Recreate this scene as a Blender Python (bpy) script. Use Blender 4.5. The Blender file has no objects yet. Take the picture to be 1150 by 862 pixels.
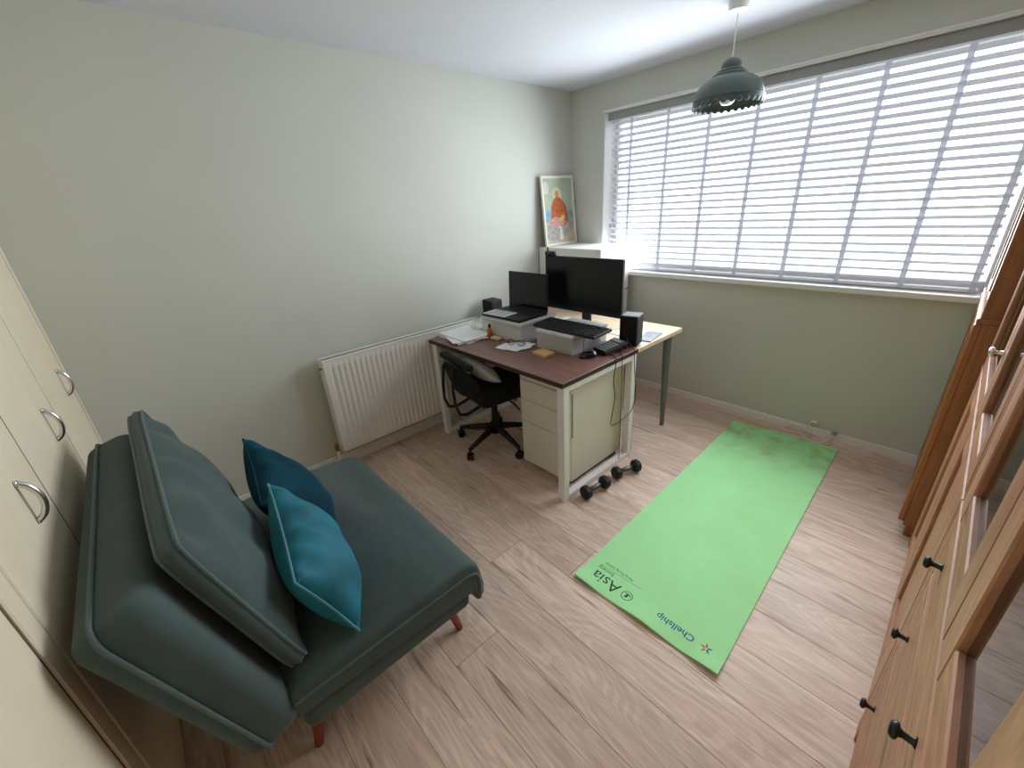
import bpy, bmesh, math, random
from mathutils import Vector, Matrix, noise
random.seed(7)
PI = math.pi
scn = bpy.context.scene
COL = scn.collection

# ------------------------------------------------------------------ camera
CAM = Vector((2.5873, -3.1119, 1.5537))
RR = ((0.677205, 0.733411, -0.059178), (-0.254745, 0.309154, 0.916258), (-0.690289, 0.605419, -0.396194))
cd = bpy.data.cameras.new('camera'); cam = bpy.data.objects.new('camera', cd); COL.objects.link(cam)
cd.sensor_fit = 'HORIZONTAL'; cd.sensor_width = 36.0; cd.lens = 463.637 / 1150 * 36.0
cd.clip_start = 0.01; cd.clip_end = 200
r_, u_, f_ = [Vector(v) for v in RR]
m3 = Matrix((r_, u_, -f_)).transposed()
cam.matrix_world = Matrix.Translation(CAM) @ m3.to_4x4()
scn.camera = cam

# ------------------------------------------------------------------ world, light, exposure
H = 2.369; W = 3.07; L = 3.437
WX0, WX1, WZ0, WZ1 = 0.335, 2.66, 0.995, 2.172
world = bpy.data.worlds.new('overcast_sky'); scn.world = world; world.use_nodes = True
wn = world.node_tree.nodes; wl = world.node_tree.links
bg = wn['Background']; bg.inputs['Strength'].default_value = 5.5
# overcast sky: three times brighter overhead than at the horizon
wtc = wn.new('ShaderNodeTexCoord'); wsx = wn.new('ShaderNodeSeparateXYZ'); wmr = wn.new('ShaderNodeMapRange')
wl.new(wtc.outputs['Generated'], wsx.inputs[0]); wl.new(wsx.outputs[2], wmr.inputs['Value'])
wmr.inputs['From Min'].default_value = 0; wmr.inputs['From Max'].default_value = 1; wmr.inputs['To Min'].default_value = .8; wmr.inputs['To Max'].default_value = 1.2
wvm = wn.new('ShaderNodeVectorMath'); wvm.operation = 'SCALE'; wvm.inputs[0].default_value = (0.88, 0.95, 1.0)
wl.new(wmr.outputs[0], wvm.inputs['Scale']); wl.new(wvm.outputs[0], bg.inputs['Color'])
pd = bpy.data.lights.new('window_portal', 'AREA'); pd.shape = 'RECTANGLE'
pd.size = WX1 - WX0; pd.size_y = WZ1 - WZ0; pd.cycles.is_portal = True
po = bpy.data.objects.new('window_portal', pd); COL.objects.link(po)
po.location = ((WX0 + WX1) / 2, 0.21, (WZ0 + WZ1) / 2); po.rotation_euler = (-PI / 2, 0, 0)
# added unseen fill lamp in front of the blind, standing in for window daylight
ad = bpy.data.lights.new('window_fill_light', 'AREA'); ad.shape = 'RECTANGLE'; ad.size = WX1 - WX0 - .06; ad.size_y = WZ1 - WZ0 - .06
ad.energy = 47; ad.spread = math.radians(152); ad.color = (0.86, 0.94, 1.0)
ao = bpy.data.objects.new('window_fill_light', ad); COL.objects.link(ao)
ao.location = ((WX0 + WX1) / 2, -0.036, (WZ0 + WZ1) / 2); ao.rotation_euler = (-PI / 2 + math.radians(4.5), 0, 0)
vs = scn.view_settings
vs.view_transform = 'Standard'; vs.look = 'None'; vs.gamma = 1.0; vs.use_curve_mapping = False
vs.exposure = 0.1
scn.cycles.max_bounces = 14; scn.cycles.diffuse_bounces = 8; scn.cycles.glossy_bounces = 6
scn.cycles.transparent_max_bounces = 16; scn.cycles.caustics_reflective = False; scn.cycles.caustics_refractive = False
scn.cycles.sample_clamp_indirect = 8.0

# ------------------------------------------------------------------ materials
def srgb(r, g, b):
    f = lambda c: ((c / 255) / 12.92 if c / 255 <= 0.04045 else ((c / 255 + 0.055) / 1.055) ** 2.4)
    return (f(r), f(g), f(b), 1)
def mat(name, col, rough=0.5, metal=0.0, **kw):
    m = bpy.data.materials.new(name); m.use_nodes = True
    b = m.node_tree.nodes['Principled BSDF']
    b.inputs['Base Color'].default_value = col
    b.inputs['Roughness'].default_value = rough; b.inputs['Metallic'].default_value = metal
    for k, v in kw.items(): b.inputs[k.replace('_', ' ')].default_value = v
    return m
def nd(m, t, **kw):
    n = m.node_tree.nodes.new(t)
    for k, v in kw.items():
        if k in n.inputs: n.inputs[k].default_value = v
        else: setattr(n, k, v)
    return n
def lk(m, a, b): m.node_tree.links.new(a, b)
def vary(m, scale=6, amt=0.06, bump=0.0, bscale=200, stretch=(1, 1, 1), detail=4):
    """soft colour variation + fine relief"""
    b = m.node_tree.nodes['Principled BSDF']; c = tuple(b.inputs['Base Color'].default_value)
    tc = nd(m, 'ShaderNodeTexCoord'); mp = nd(m, 'ShaderNodeMapping'); mp.inputs['Scale'].default_value = stretch
    lk(m, tc.outputs['Object'], mp.inputs['Vector'])
    n = nd(m, 'ShaderNodeTexNoise', Scale=scale, Detail=detail); lk(m, mp.outputs[0], n.inputs['Vector'])
    r = nd(m, 'ShaderNodeValToRGB'); lk(m, n.outputs['Fac'], r.inputs['Fac'])
    r.color_ramp.elements[0].position = .3; r.color_ramp.elements[1].position = .7
    r.color_ramp.elements[0].color = tuple(x * (1 - amt) for x in c[:3]) + (1,)
    r.color_ramp.elements[1].color = tuple(min(1, x * (1 + amt)) for x in c[:3]) + (1,)
    lk(m, r.outputs['Color'], b.inputs['Base Color'])
    if bump:
        n2 = nd(m, 'ShaderNodeTexNoise', Scale=bscale, Detail=3); lk(m, mp.outputs[0], n2.inputs['Vector'])
        bp = nd(m, 'ShaderNodeBump', Strength=bump, Distance=0.002); lk(m, n2.outputs['Fac'], bp.inputs['Height'])
        lk(m, bp.outputs['Normal'], b.inputs['Normal'])
    return m
def wood(name, c1, c2, c3, axis=0, scale=1.0, rough=0.45, rnd=True, ring=0.35, dark=0.5):
    """plank wood, grain along an object axis"""
    m = bpy.data.materials.new(name); m.use_nodes = True
    b = m.node_tree.nodes['Principled BSDF']; b.inputs['Roughness'].default_value = rough
    tc = nd(m, 'ShaderNodeTexCoord'); oi = nd(m, 'ShaderNodeObjectInfo')
    off = nd(m, 'ShaderNodeVectorMath', operation='MULTIPLY_ADD')
    lk(m, tc.outputs['Object'], off.inputs[0]); off.inputs[1].default_value = (1, 1, 1)
    cmb = nd(m, 'ShaderNodeCombineXYZ')
    mu = nd(m, 'ShaderNodeMath', operation='MULTIPLY'); lk(m, oi.outputs['Random'], mu.inputs[0]); mu.inputs[1].default_value = 37.0
    for i in range(3): lk(m, mu.outputs[0], cmb.inputs[i])
    lk(m, cmb.outputs[0], off.inputs[2])
    def mapped(s_along, s_across):
        mp = nd(m, 'ShaderNodeMapping'); s = [s_across * scale] * 3; s[axis] = s_along * scale
        mp.inputs['Scale'].default_value = s; lk(m, off.outputs[0], mp.inputs['Vector']); return mp.outputs[0]
    # broad figure
    n1 = nd(m, 'ShaderNodeTexNoise', Scale=1.0, Detail=5, Distortion=1.2); lk(m, mapped(1.6, 9), n1.inputs['Vector'])
    r1 = nd(m, 'ShaderNodeValToRGB'); lk(m, n1.outputs['Fac'], r1.inputs['Fac'])
    e = r1.color_ramp.elements; e[0].position = .28; e[0].color = c2; e[1].position = .62; e[1].color = c1
    # fine fibres
    n2 = nd(m, 'ShaderNodeTexNoise', Scale=1.0, Detail=4); lk(m, mapped(7, 120), n2.inputs['Vector'])
    # cathedral figure: contour lines of a stretched noise
    nw = nd(m, 'ShaderNodeTexNoise', Scale=1.0, Detail=1.5, Distortion=.4); lk(m, mapped(1.1, 4.2), nw.inputs['Vector'])
    wm = nd(m, 'ShaderNodeMath', operation='MULTIPLY'); lk(m, nw.outputs['Fac'], wm.inputs[0]); wm.inputs[1].default_value = 130.0
    w = nd(m, 'ShaderNodeMath', operation='SINE'); lk(m, wm.outputs[0], w.inputs[0])
    mx = nd(m, 'ShaderNodeMix', data_type='RGBA', blend_type='MULTIPLY'); mx.inputs[0].default_value = ring
    lk(m, r1.outputs['Color'], mx.inputs[6]); 
    rw = nd(m, 'ShaderNodeValToRGB'); lk(m, w.outputs[0], rw.inputs['Fac'])
    rw.color_ramp.elements[0].color = (.84, .82, .80, 1); rw.color_ramp.elements[1].color = (1, 1, 1, 1)
    rw.color_ramp.elements[0].position = .0; rw.color_ramp.elements[1].position = .5
    lk(m, rw.outputs['Color'], mx.inputs[7])
    mx2 = nd(m, 'ShaderNodeMix', data_type='RGBA', blend_type='MULTIPLY'); mx2.inputs[0].default_value = .7
    rf = nd(m, 'ShaderNodeValToRGB'); lk(m, n2.outputs['Fac'], rf.inputs['Fac'])
    rf.color_ramp.elements[0].position = .3; rf.color_ramp.elements[0].color = (.70, .68, .66, 1)
    rf.color_ramp.elements[1].position = .6; rf.color_ramp.elements[1].color = (1, 1, 1, 1)
    lk(m, mx.outputs[2], mx2.inputs[6]); lk(m, rf.outputs['Color'], mx2.inputs[7])
    # sparse dark cracks / knots
    n3 = nd(m, 'ShaderNodeTexNoise', Scale=1.0, Detail=3, Distortion=.6); lk(m, mapped(2.6, 48), n3.inputs['Vector'])
    rk = nd(m, 'ShaderNodeValToRGB'); lk(m, n3.outputs['Fac'], rk.inputs['Fac'])
    rk.color_ramp.elements[0].position = .63; rk.color_ramp.elements[0].color = (0, 0, 0, 1)
    rk.color_ramp.elements[1].position = .74; rk.color_ramp.elements[1].color = (dark, dark, dark, 1)
    mx3 = nd(m, 'ShaderNodeMix', data_type='RGBA', blend_type='MIX'); lk(m, rk.outputs['Color'], mx3.inputs[0])
    lk(m, mx2.outputs[2], mx3.inputs[6]); mx3.inputs[7].default_value = c3
    # per-piece tone
    hs = nd(m, 'ShaderNodeHueSaturation'); mr = nd(m, 'ShaderNodeMapRange')
    lk(m, oi.outputs['Random'], mr.inputs['Value']); mr.inputs['To Min'].default_value = .9; mr.inputs['To Max'].default_value = 1.1
    if rnd: lk(m, mr.outputs[0], hs.inputs['Value'])
    lk(m, mx3.outputs[2], hs.inputs['Color']); lk(m, hs.outputs['Color'], b.inputs['Base Color'])
    bp = nd(m, 'ShaderNodeBump', Strength=.12, Distance=.002); lk(m, n2.outputs['Fac'], bp.inputs['Height'])
    lk(m, bp.outputs['Normal'], b.inputs['Normal'])
    return m
def fabric(name, c, rough=.9, sheen=0.2, bs=900, bump=.35, amt=.12, sheen_tint=None, nscale=14):
    m = mat(name, c, rough); b = m.node_tree.nodes['Principled BSDF']
    b.inputs['Sheen Weight'].default_value = sheen; b.inputs['Sheen Roughness'].default_value = .4
    if sheen_tint: b.inputs['Sheen Tint'].default_value = sheen_tint
    vary(m, nscale, amt, bump, bs); return m
def thin_glass(name, tint=(1, 1, 1, 1), rough=0.0, ior=1.5):
    m = bpy.data.materials.new(name); m.use_nodes = True; t = m.node_tree
    for n in list(t.nodes):
        if n.type != 'OUTPUT_MATERIAL': t.nodes.remove(n)
    tr = nd(m, 'ShaderNodeBsdfTransparent'); tr.inputs['Color'].default_value = tint
    gl = nd(m, 'ShaderNodeBsdfGlossy'); gl.inputs['Roughness'].default_value = rough
    fr = nd(m, 'ShaderNodeFresnel', IOR=ior); mx = nd(m, 'ShaderNodeMixShader')
    lk(m, fr.outputs[0], mx.inputs[0]); lk(m, tr.outputs[0], mx.inputs[1]); lk(m, gl.outputs[0], mx.inputs[2])
    lk(m, mx.outputs[0], t.nodes['Material Output'].inputs['Surface']); return m

M = {}
M['wall'] = vary(mat('wall_paint', srgb(202, 205, 196), .85), 2.2, .02, .06, 260)
M['ceil'] = vary(mat('ceiling_paint', srgb(212, 214, 221), .9), 2, .015, .05, 200)
M['white'] = mat('white_gloss_paint', srgb(232, 232, 230), .35)
M['slat'] = mat('white_slat', srgb(240, 240, 247), .45)
M['valance'] = mat('valance_grey', srgb(150, 153, 152), .5)
M['tape'] = mat('ladder_tape', srgb(232, 233, 240), .8)
def translucent(m, fac):
    t = m.node_tree; b = t.nodes['Principled BSDF']; tr = nd(m, 'ShaderNodeBsdfTranslucent'); tr.inputs['Color'].default_value = b.inputs['Base Color'].default_value
    mx = nd(m, 'ShaderNodeMixShader'); mx.inputs[0].default_value = fac
    lk(m, b.outputs[0], mx.inputs[1]); lk(m, tr.outputs[0], mx.inputs[2]); lk(m, mx.outputs[0], t.nodes['Material Output'].inputs['Surface'])
translucent(M['tape'], .72)
M['floor'] = wood('laminate_oak', srgb(236, 212, 194), srgb(212, 184, 165), srgb(118, 92, 78), 0, 1.0, .42, True, .6, .85)
M['joint'] = mat('floor_joint', srgb(80, 62, 52), .8)
M['glass'] = thin_glass('window_glass')
M['cabglass'] = thin_glass('cabinet_glass', (.93, .95, .94, 1))
M['cream'] = vary(wood('cream_wardrobe', srgb(214, 199, 172), srgb(205, 189, 161), srgb(196, 178, 150), 2, .5, .5, False, .08, .2), 1, 0) if False else vary(mat('cream_laminate', srgb(228, 214, 188), .5), 3, .03, .03, 120, (6, 6, .6))
M['creamgap'] = mat('wardrobe_gap', srgb(92, 70, 54), .7)
M['chrome'] = mat('brushed_chrome', (.75, .74, .73, 1), .22, 1.0)
M['pine'] = wood('pine_honey', srgb(198, 143, 108), srgb(176, 119, 86), srgb(98, 60, 40), 2, .8, .45, True, .8, .9)
M['pineh'] = wood('pine_honey_horizontal', srgb(198, 143, 108), srgb(176, 119, 86), srgb(98, 60, 40), 1, .8, .52, True, .8, .9)
M['pineo'] = wood('pine_orange', srgb(172, 114, 68), srgb(152, 96, 54), srgb(90, 52, 28), 2, .8, .36, True, .3, .6)
M['knob'] = mat('dark_iron', srgb(46, 46, 44), .35, .6)
M['sofa'] = fabric('sofa_fabric', srgb(66, 83, 81), .95, .15, 700, .5, .10)
M['pipe'] = fabric('sofa_piping', srgb(80, 99, 98), .9, .2, 700, .3, .05)
M['teal'] = fabric('teal_velvet', srgb(10, 100, 118), .75, .35, 300, .15, .3, srgb(70, 180, 200), 10)
M['tealp'] = fabric('teal_piping', srgb(60, 135, 150), .7, .4, 300, .15, .1)
M['tealdk'] = fabric('dark_teal_velvet', srgb(0, 54, 70), .85, .05, 300, .15, .3, srgb(40, 130, 150), 10)
M['tealdk'].node_tree.nodes['Principled BSDF'].inputs['Specular IOR Level'].default_value = .2
M['redwood'] = mat('reddish_wood', srgb(140, 62, 34), .35)
M['black'] = vary(mat('black_plastic', srgb(13, 13, 14), .6), 30, .1, .1, 500)
M['blackgl'] = mat('black_gloss', srgb(8, 8, 9), .08)
M['screen'] = mat('screen_black', srgb(7, 7, 8), .28)
M['blackfab'] = fabric('black_fabric', srgb(9, 9, 10), .95, .0, 600, .3, .1)
M['rad'] = mat('radiator_enamel', srgb(228, 226, 220), .35)
M['radgrille'] = mat('radiator_grille', srgb(180, 178, 172), .5)
M['brass'] = mat('brass', srgb(150, 110, 60), .35, .9)
M['desk'] = wood('walnut_desk', srgb(128, 90, 78), srgb(108, 74, 64), srgb(76, 50, 42), 0, 1.0, .38, False, .25, .4)
M['deskedge'] = mat('walnut_edge', srgb(58, 38, 34), .45)
M['birch'] = wood('birch_desk', srgb(226, 204, 170), srgb(214, 190, 154), srgb(190, 160, 120), 0, 1.0, .4, False, .2, .3)
M['greyleg'] = mat('grey_leg', srgb(112, 116, 116), .4, .3)
M['putty'] = vary(mat('putty_metal', srgb(218, 213, 198), .5), 4, .02)
M['cabwhite'] = mat('cabinet_white', srgb(228, 228, 228), .4)
def frosted(name, col, fac):
    m = mat(name, col, .35); t = m.node_tree; b = t.nodes['Principled BSDF']; tr = nd(m, 'ShaderNodeBsdfTransparent')
    mx = nd(m, 'ShaderNodeMixShader'); mx.inputs[0].default_value = fac
    lk(m, b.outputs[0], mx.inputs[1]); lk(m, tr.outputs[0], mx.inputs[2]); lk(m, mx.outputs[0], t.nodes['Material Output'].inputs['Surface']); return m
M['plastic'] = frosted('clear_plastic', srgb(232, 235, 234), .62)
M['plasticrim'] = frosted('clear_plastic_rim', srgb(234, 236, 236), .25)
M['paper'] = vary(mat('paper', srgb(238, 238, 240), .8), 8, .02)
M['print'] = mat('print_grey', srgb(120, 124, 132), .8)
M['green'] = mat('yoga_green', srgb(152, 226, 142), .75)
M['lampg'] = mat('lamp_green', srgb(76, 91, 84), .42)
M['lampin'] = mat('lamp_inside', srgb(58, 66, 62), .6)
M['bulb'] = mat('bulb_glass', srgb(245, 245, 245), .2)
M['cordw'] = mat('white_cord', srgb(236, 234, 230), .5)
M['kraft'] = vary(mat('kraft_card', srgb(206, 162, 104), .8), 20, .08)
M['ink'] = mat('dark_ink', srgb(40, 58, 46), .7)
M['inkblue'] = mat('blue_ink', srgb(34, 86, 140), .7)
M['inkred'] = mat('red_ink', srgb(190, 80, 70), .7)
M['silverpl'] = mat('silver_plastic', srgb(150, 156, 160), .4)
M['orange'] = mat('amber_liquid', srgb(200, 120, 40), .3, 0, Transmission_Weight=.3)
M['bag'] = frosted('plastic_film', srgb(225, 232, 228), .6)
M['sponge'] = mat('sponge_cream', srgb(214, 192, 150), .9)
M['pillow'] = fabric('white_pillow', srgb(205, 206, 206), .9, .1, 400, .2, .05)
M['magazine'] = vary(mat('magazine_cover', srgb(92, 98, 110), .4), 25, .4)

# mat grime
def green_grime():
    m = M['green']; b = m.node_tree.nodes['Principled BSDF']
    tc = nd(m, 'ShaderNodeTexCoord'); n = nd(m, 'ShaderNodeTexNoise', Scale=3.5, Detail=7, Roughness=.65)
    lk(m, tc.outputs['Object'], n.inputs['Vector'])
    r = nd(m, 'ShaderNodeValToRGB'); lk(m, n.outputs['Fac'], r.inputs['Fac'])
    r.color_ramp.elements[0].position = .35; r.color_ramp.elements[0].color = srgb(172, 244, 172)
    r.color_ramp.elements[1].position = .72; r.color_ramp.elements[1].color = srgb(170, 232, 158)
    # worn brownish scuffs at the far end (object y is measured along the mat)
    sx = nd(m, 'ShaderNodeSeparateXYZ'); lk(m, tc.outputs['Object'], sx.inputs[0])
    mr = nd(m, 'ShaderNodeMapRange'); lk(m, sx.outputs[1], mr.inputs['Value'])
    mr.inputs['From Min'].default_value = 1.35; mr.inputs['From Max'].default_value = 1.75
    n2 = nd(m, 'ShaderNodeTexNoise', Scale=9, Detail=6); lk(m, tc.outputs['Object'], n2.inputs['Vector'])
    r2 = nd(m, 'ShaderNodeValToRGB'); lk(m, n2.outputs['Fac'], r2.inputs['Fac'])
    r2.color_ramp.elements[0].position = .46; r2.color_ramp.elements[1].position = .85
    mu = nd(m, 'ShaderNodeMath', operation='MULTIPLY'); lk(m, mr.outputs[0], mu.inputs[0]); lk(m, r2.outputs['Color'], mu.inputs[1])
    mx = nd(m, 'ShaderNodeMix', data_type='RGBA'); lk(m, mu.outputs[0], mx.inputs[0]); lk(m, r.outputs['Color'], mx.inputs[6])
    mx.inputs[7].default_value = srgb(150, 168, 100); lk(m, mx.outputs[2], b.inputs['Base Color'])
    n3 = nd(m, 'ShaderNodeTexNoise', Scale=500); lk(m, tc.outputs['Object'], n3.inputs['Vector'])
    bp = nd(m, 'ShaderNodeBump', Strength=.2, Distance=.001); lk(m, n3.outputs['Fac'], bp.inputs['Height']); lk(m, bp.outputs['Normal'], b.inputs['Normal'])
green_grime()

# ------------------------------------------------------------------ mesh helpers
class MB:
    def __init__(s): s.bm = bmesh.new()
    def _add(s, verts, faces, mtx=None):
        vs_ = [s.bm.verts.new(mtx @ Vector(v) if mtx else Vector(v)) for v in verts]
        out = []
        for f in faces:
            try: out.append(s.bm.faces.new([vs_[i] for i in f]))
            except ValueError: pass
        return vs_, out
    def box(s, x0, x1, y0, y1, z0, z1, bev=0.0, seg=1, mtx=None):
        v = [(x, y, z) for x in (x0, x1) for y in (y0, y1) for z in (z0, z1)]
        f = [(0, 1, 3, 2), (4, 6, 7, 5), (0, 4, 5, 1), (2, 3, 7, 6), (0, 2, 6, 4), (1, 5, 7, 3)]
        vv, ff = s._add(v, f, mtx)
        if bev > 0:
            ed = list({e for q in ff for e in q.edges})
            bmesh.ops.bevel(s.bm, geom=ed, offset=bev, segments=seg, profile=.5, affect='EDGES')
        return s
    def tube(s, pts, r, n=8, closed=False, cap=True):
        pts = [Vector(p) for p in pts]; N = len(pts); rs = r if isinstance(r, (list, tuple)) else [r] * N
        rings = []; up = None
        for i, p in enumerate(pts):
            if closed: t = pts[(i + 1) % N] - pts[i - 1]
            else: t = pts[min(i + 1, N - 1)] - pts[max(i - 1, 0)]
            t.normalize()
            if up is None:
                up = Vector((0, 0, 1)) if abs(t.z) < .9 else Vector((1, 0, 0))
            a = t.cross(up)
            if a.length < 1e-5: a = t.orthogonal()
            a.normalize(); up = a.cross(t).normalized()
            rings.append([s.bm.verts.new(p + rs[i] * (math.cos(2 * PI * k / n) * a + math.sin(2 * PI * k / n) * up)) for k in range(n)])
        for i in range(N if closed else N - 1):
            A, B = rings[i], rings[(i + 1) % N]
            sh = 0
            if closed and i == N - 1:   # best matching shift
                sh = min(range(n), key=lambda q: sum((A[k].co - B[(k + q) % n].co).length for k in range(n)))
            for k in range(n):
                try: s.bm.faces.new((A[k], A[(k + 1) % n], B[(k + 1 + sh) % n], B[(k + sh) % n]))
                except ValueError: pass
        if cap and not closed:
            for R_ in (rings[0], rings[-1]):
                try: s.bm.faces.new(R_)
                except ValueError: pass
        return s
    def lathe(s, prof, n=32, mtx=None, capb=False, capt=False):
        rings = []
        for r, z in prof:
            rings.append([s.bm.verts.new((mtx @ Vector((r * math.cos(2 * PI * k / n), r * math.sin(2 * PI * k / n), z))) if mtx else Vector((r * math.cos(2 * PI * k / n), r * math.sin(2 * PI * k / n), z))) for k in range(n)])
        for A, B in zip(rings, rings[1:]):
            for k in range(n): s.bm.faces.new((A[k], A[(k + 1) % n], B[(k + 1) % n], B[k]))
        if capb: s.bm.faces.new(rings[0])
        if capt: s.bm.faces.new(rings[-1])
        return s
    def prism(s, poly, z0, z1, mtx=None):
        n = len(poly)
        v = [(x, y, z0) for x, y in poly] + [(x, y, z1) for x, y in poly]
        f = [tuple(range(n))[::-1], tuple(range(n, 2 * n))] + [(i, (i + 1) % n, n + (i + 1) % n, n + i) for i in range(n)]
        s._add(v, f, mtx); return s
    def grid(s, fn, nu, nv):
        vv = [[s.bm.verts.new(fn(i / nu, j / nv)) for j in range(nv + 1)] for i in range(nu + 1)]
        for i in range(nu):
            for j in range(nv): s.bm.faces.new((vv[i][j], vv[i + 1][j], vv[i + 1][j + 1], vv[i][j + 1]))
        return vv
    def build(s, name, m, parent=None, smooth=False, origin=None, auto=None, wn_=False):
        bmesh.ops.remove_doubles(s.bm, verts=s.bm.verts, dist=1e-6)
        bmesh.ops.recalc_face_normals(s.bm, faces=s.bm.faces)
        me = bpy.data.meshes.new(name)
        off = Vector(origin) if origin is not None else (parent_world(parent) if parent else None)
        if off is not None: bmesh.ops.translate(s.bm, verts=s.bm.verts, vec=-off)
        s.bm.to_mesh(me); s.bm.free()
        me.materials.append(M[m] if isinstance(m, str) else m)
        if smooth:
            for p in me.polygons: p.use_smooth = True
            if auto: me.set_sharp_from_angle(angle=math.radians(auto))
        o = bpy.data.objects.new(name, me); COL.objects.link(o)
        if parent: 
            o.parent = parent
            if origin is not None: o.location = Vector(origin) - parent_world(parent)
        elif off is not None: o.location = off
        if wn_: o.modifiers.new('weighted_normals', 'WEIGHTED_NORMAL').keep_sharp = True
        return o
def parent_world(p):
    v = Vector((0, 0, 0))
    while p is not None: v += Vector(p.location); p = p.parent
    return v
def tag(o, label, cat, group=None):
    o['label'] = label; o['category'] = cat
    if group: o['group'] = group
    return o
def thing(name, label, cat, loc=(0, 0, 0), group=None):
    o = bpy.data.objects.new(name, None); COL.objects.link(o); o.location = loc; o.empty_display_size = .05
    return tag(o, label, cat, group)
def struct(o): o['kind'] = 'structure'; return o
def rotz(a, c=(0, 0, 0)):
    c = Vector(c); return Matrix.Translation(c) @ Matrix.Rotation(a, 4, 'Z') @ Matrix.Translation(-c)

# ------------------------------------------------------------------ the room
T = .25
# floor and planks (boards run along x, 0.2 m wide)
fl = struct(MB().box(-T, W + T, -L - .7, T, -.08, -.006).build('floor', 'joint'))
rows = []
y = -.06
ys = [0.0]
while y > -L: ys.append(y); y -= .2
ys.append(-L - .02)
forced = {11: 1.375, 10: 1.39, 12: 1.31, 13: 1.66, 14: .95, 15: 1.2, 0: .75, 1: .5, 2: .9, 3: .4, 4: .7, 5: .85, 6: .45, 7: .62, 8: .88, 9: .5}
PL = 1.38
for i in range(len(ys) - 1):
    y1, y0 = ys[i], ys[i + 1]
    if y1 - y0 < .01: continue
    ph = forced.get(i, random.uniform(0, PL))
    xs = [0.0]; x = ph % PL
    if x < .12: x += .3
    while x < W - .05: xs.append(x); x += PL
    xs.append(W)
    for xa, xb in zip(xs, xs[1:]):
        g = .0012
        MB().box(xa + g * .6, xb - g * .6, y0 + g * .5, y1 - g * .5, -.008, 0, .0009).build('plank', 'floor', fl, origin=((xa + xb) / 2, (y0 + y1) / 2, 0))
struct(MB().box(-T, W + T, -L - .7, T, H, H + T).build('ceiling', 'ceil'))
struct(MB().box(-T, 0, -L - .7, T, -.05, H).build('wall_left', 'wall'))
struct(MB().box(W, W + T, -L - .7, T, -.05, H).build('wall_right', 'wall'))
struct(MB().box(-T, W + T, -L - .75, -L - .6, -.05, H).build('wall_front', 'wall'))
b = MB()
b.box(0, WX0, 0, T, -.05, H); b.box(WX1, W, 0, T, -.05, H)
b.box(WX0, WX1, 0, T, -.05, WZ0); b.box(WX0, WX1, 0, T, WZ1, H)
struct(b.build('wall_back', 'wall'))
# baseboards
struct(MB().box(.0, W, -.014, 0, 0, .056, .003).build('baseboard_back', 'white'))
struct(MB().box(0, .014, -L, -.014, 0, .085, .003).build('baseboard_left', 'white'))
# window: reveal lining, frame, glass, sill, trim bead
win = struct(bpy.data.objects.new('window_1', None)); COL.objects.link(win); win.location = (WX0, 0, WZ0)
b = MB(); b.box(WX0, WX0 + .008, -.004, .2, WZ0, WZ1); b.box(WX1 - .008, WX1, -.004, .2, WZ0, WZ1); b.box(WX0, WX1, -.004, .2, WZ1 - .008, WZ1)
b.build('reveal_lining', 'white', win)
b = MB()
for (a0, a1, c0, c1) in ((WX0 + .008, WX0 + .022, WZ0, WZ1 - .008), (WX1 - .022, WX1 - .008, WZ0, WZ1 - .008), (WX0 + .022, WX1 - .022, WZ0, WZ0 + .05), (WX0 + .022, WX1 - .022, WZ1 - .05, WZ1 - .008)):
    b.box(a0, a1, .15, .2, c0, c1, .004)
b.build('window_frame', 'white', win)
MB().box(WX0 + .022, WX1 - .022, .172, .178, WZ0 + .05, WZ1 - .05).build('glass', 'glass', win)
MB().box(WX0 - .03, WX1 + .03, -.045, .15, WZ0 - .03, WZ0 + .004, .006, 2).build('window_sill', 'white', win)
MB().box(WX0 - .012, WX1 + .012, -.012, 0, WZ1, WZ1 + .012, .003).build('trim', 'white', win)

# ground outside, one storey down
M['outside'] = vary(mat('outside_paving', srgb(150, 152, 146), .9), .5, .2)
struct(MB().box(-40, 40, .6, 80, -2.9, -2.7).build('ground', 'outside'))
# ------------------------------------------------------------------ venetian blind
BX0, BX1 = .372, 2.622
bl = thing('venetian_blind', 'wide white venetian blind with open slats hanging in the window', 'blind', (BX0, .06, 1.0))
MB().box(BX0 - .02, BX1 + .015, .022, .034, 2.112, 2.163, .002).build('valance', 'valance', bl)
MB().box(BX0, BX1, .036, .088, 2.122, 2.16).build('headrail', 'white', bl)
TILT = math.radians(19)
def slat_mesh(x0, x1):
    b = MB(); prof = []
    wd = .05; n = 6
    for k in range(n + 1):
        t = k / n - .5; yy = t * wd; zz = .0035 * (1 - (2 * t) ** 2)
        prof.append((yy, zz))
    ring = [(p[0], p[1] + .0012) for p in prof] + [(p[0], p[1] - .0012) for p in reversed(prof)]
    c, s_ = math.cos(-TILT), math.sin(-TILT)
    ring = [(c * a - s_ * d, s_ * a + c * d) for a, d in ring]
    m_ = len(ring)
    v = [(x0, a, d) for a, d in ring] + [(x1, a, d) for a, d in ring]
    f = [tuple(range(m_)), tuple(range(m_, 2 * m_))[::-1]] + [(i, (i + 1) % m_, m_ + (i + 1) % m_, m_ + i) for i in range(m_)]
    b._add(v, f); return b
nsl = 24; z0s, z1s = 1.052, 2.086
slat0 = None
for k in range(nsl):
    zc = z1s + (z0s - z1s) * k / (nsl - 1)
    if slat0 is None:
        slat0 = slat_mesh(0, BX1 - BX0).build('slat', 'slat', None, smooth=True, auto=40)
        o = slat0; o.parent = bl
    else:
        o = slat0.copy(); COL.objects.link(o)
    o.location = (0, 0, zc - 1.0)
MB().box(BX0, BX1, .036, .086, 1.004, 1.022, .004).build('bottom_rail', 'slat', bl)
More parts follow.
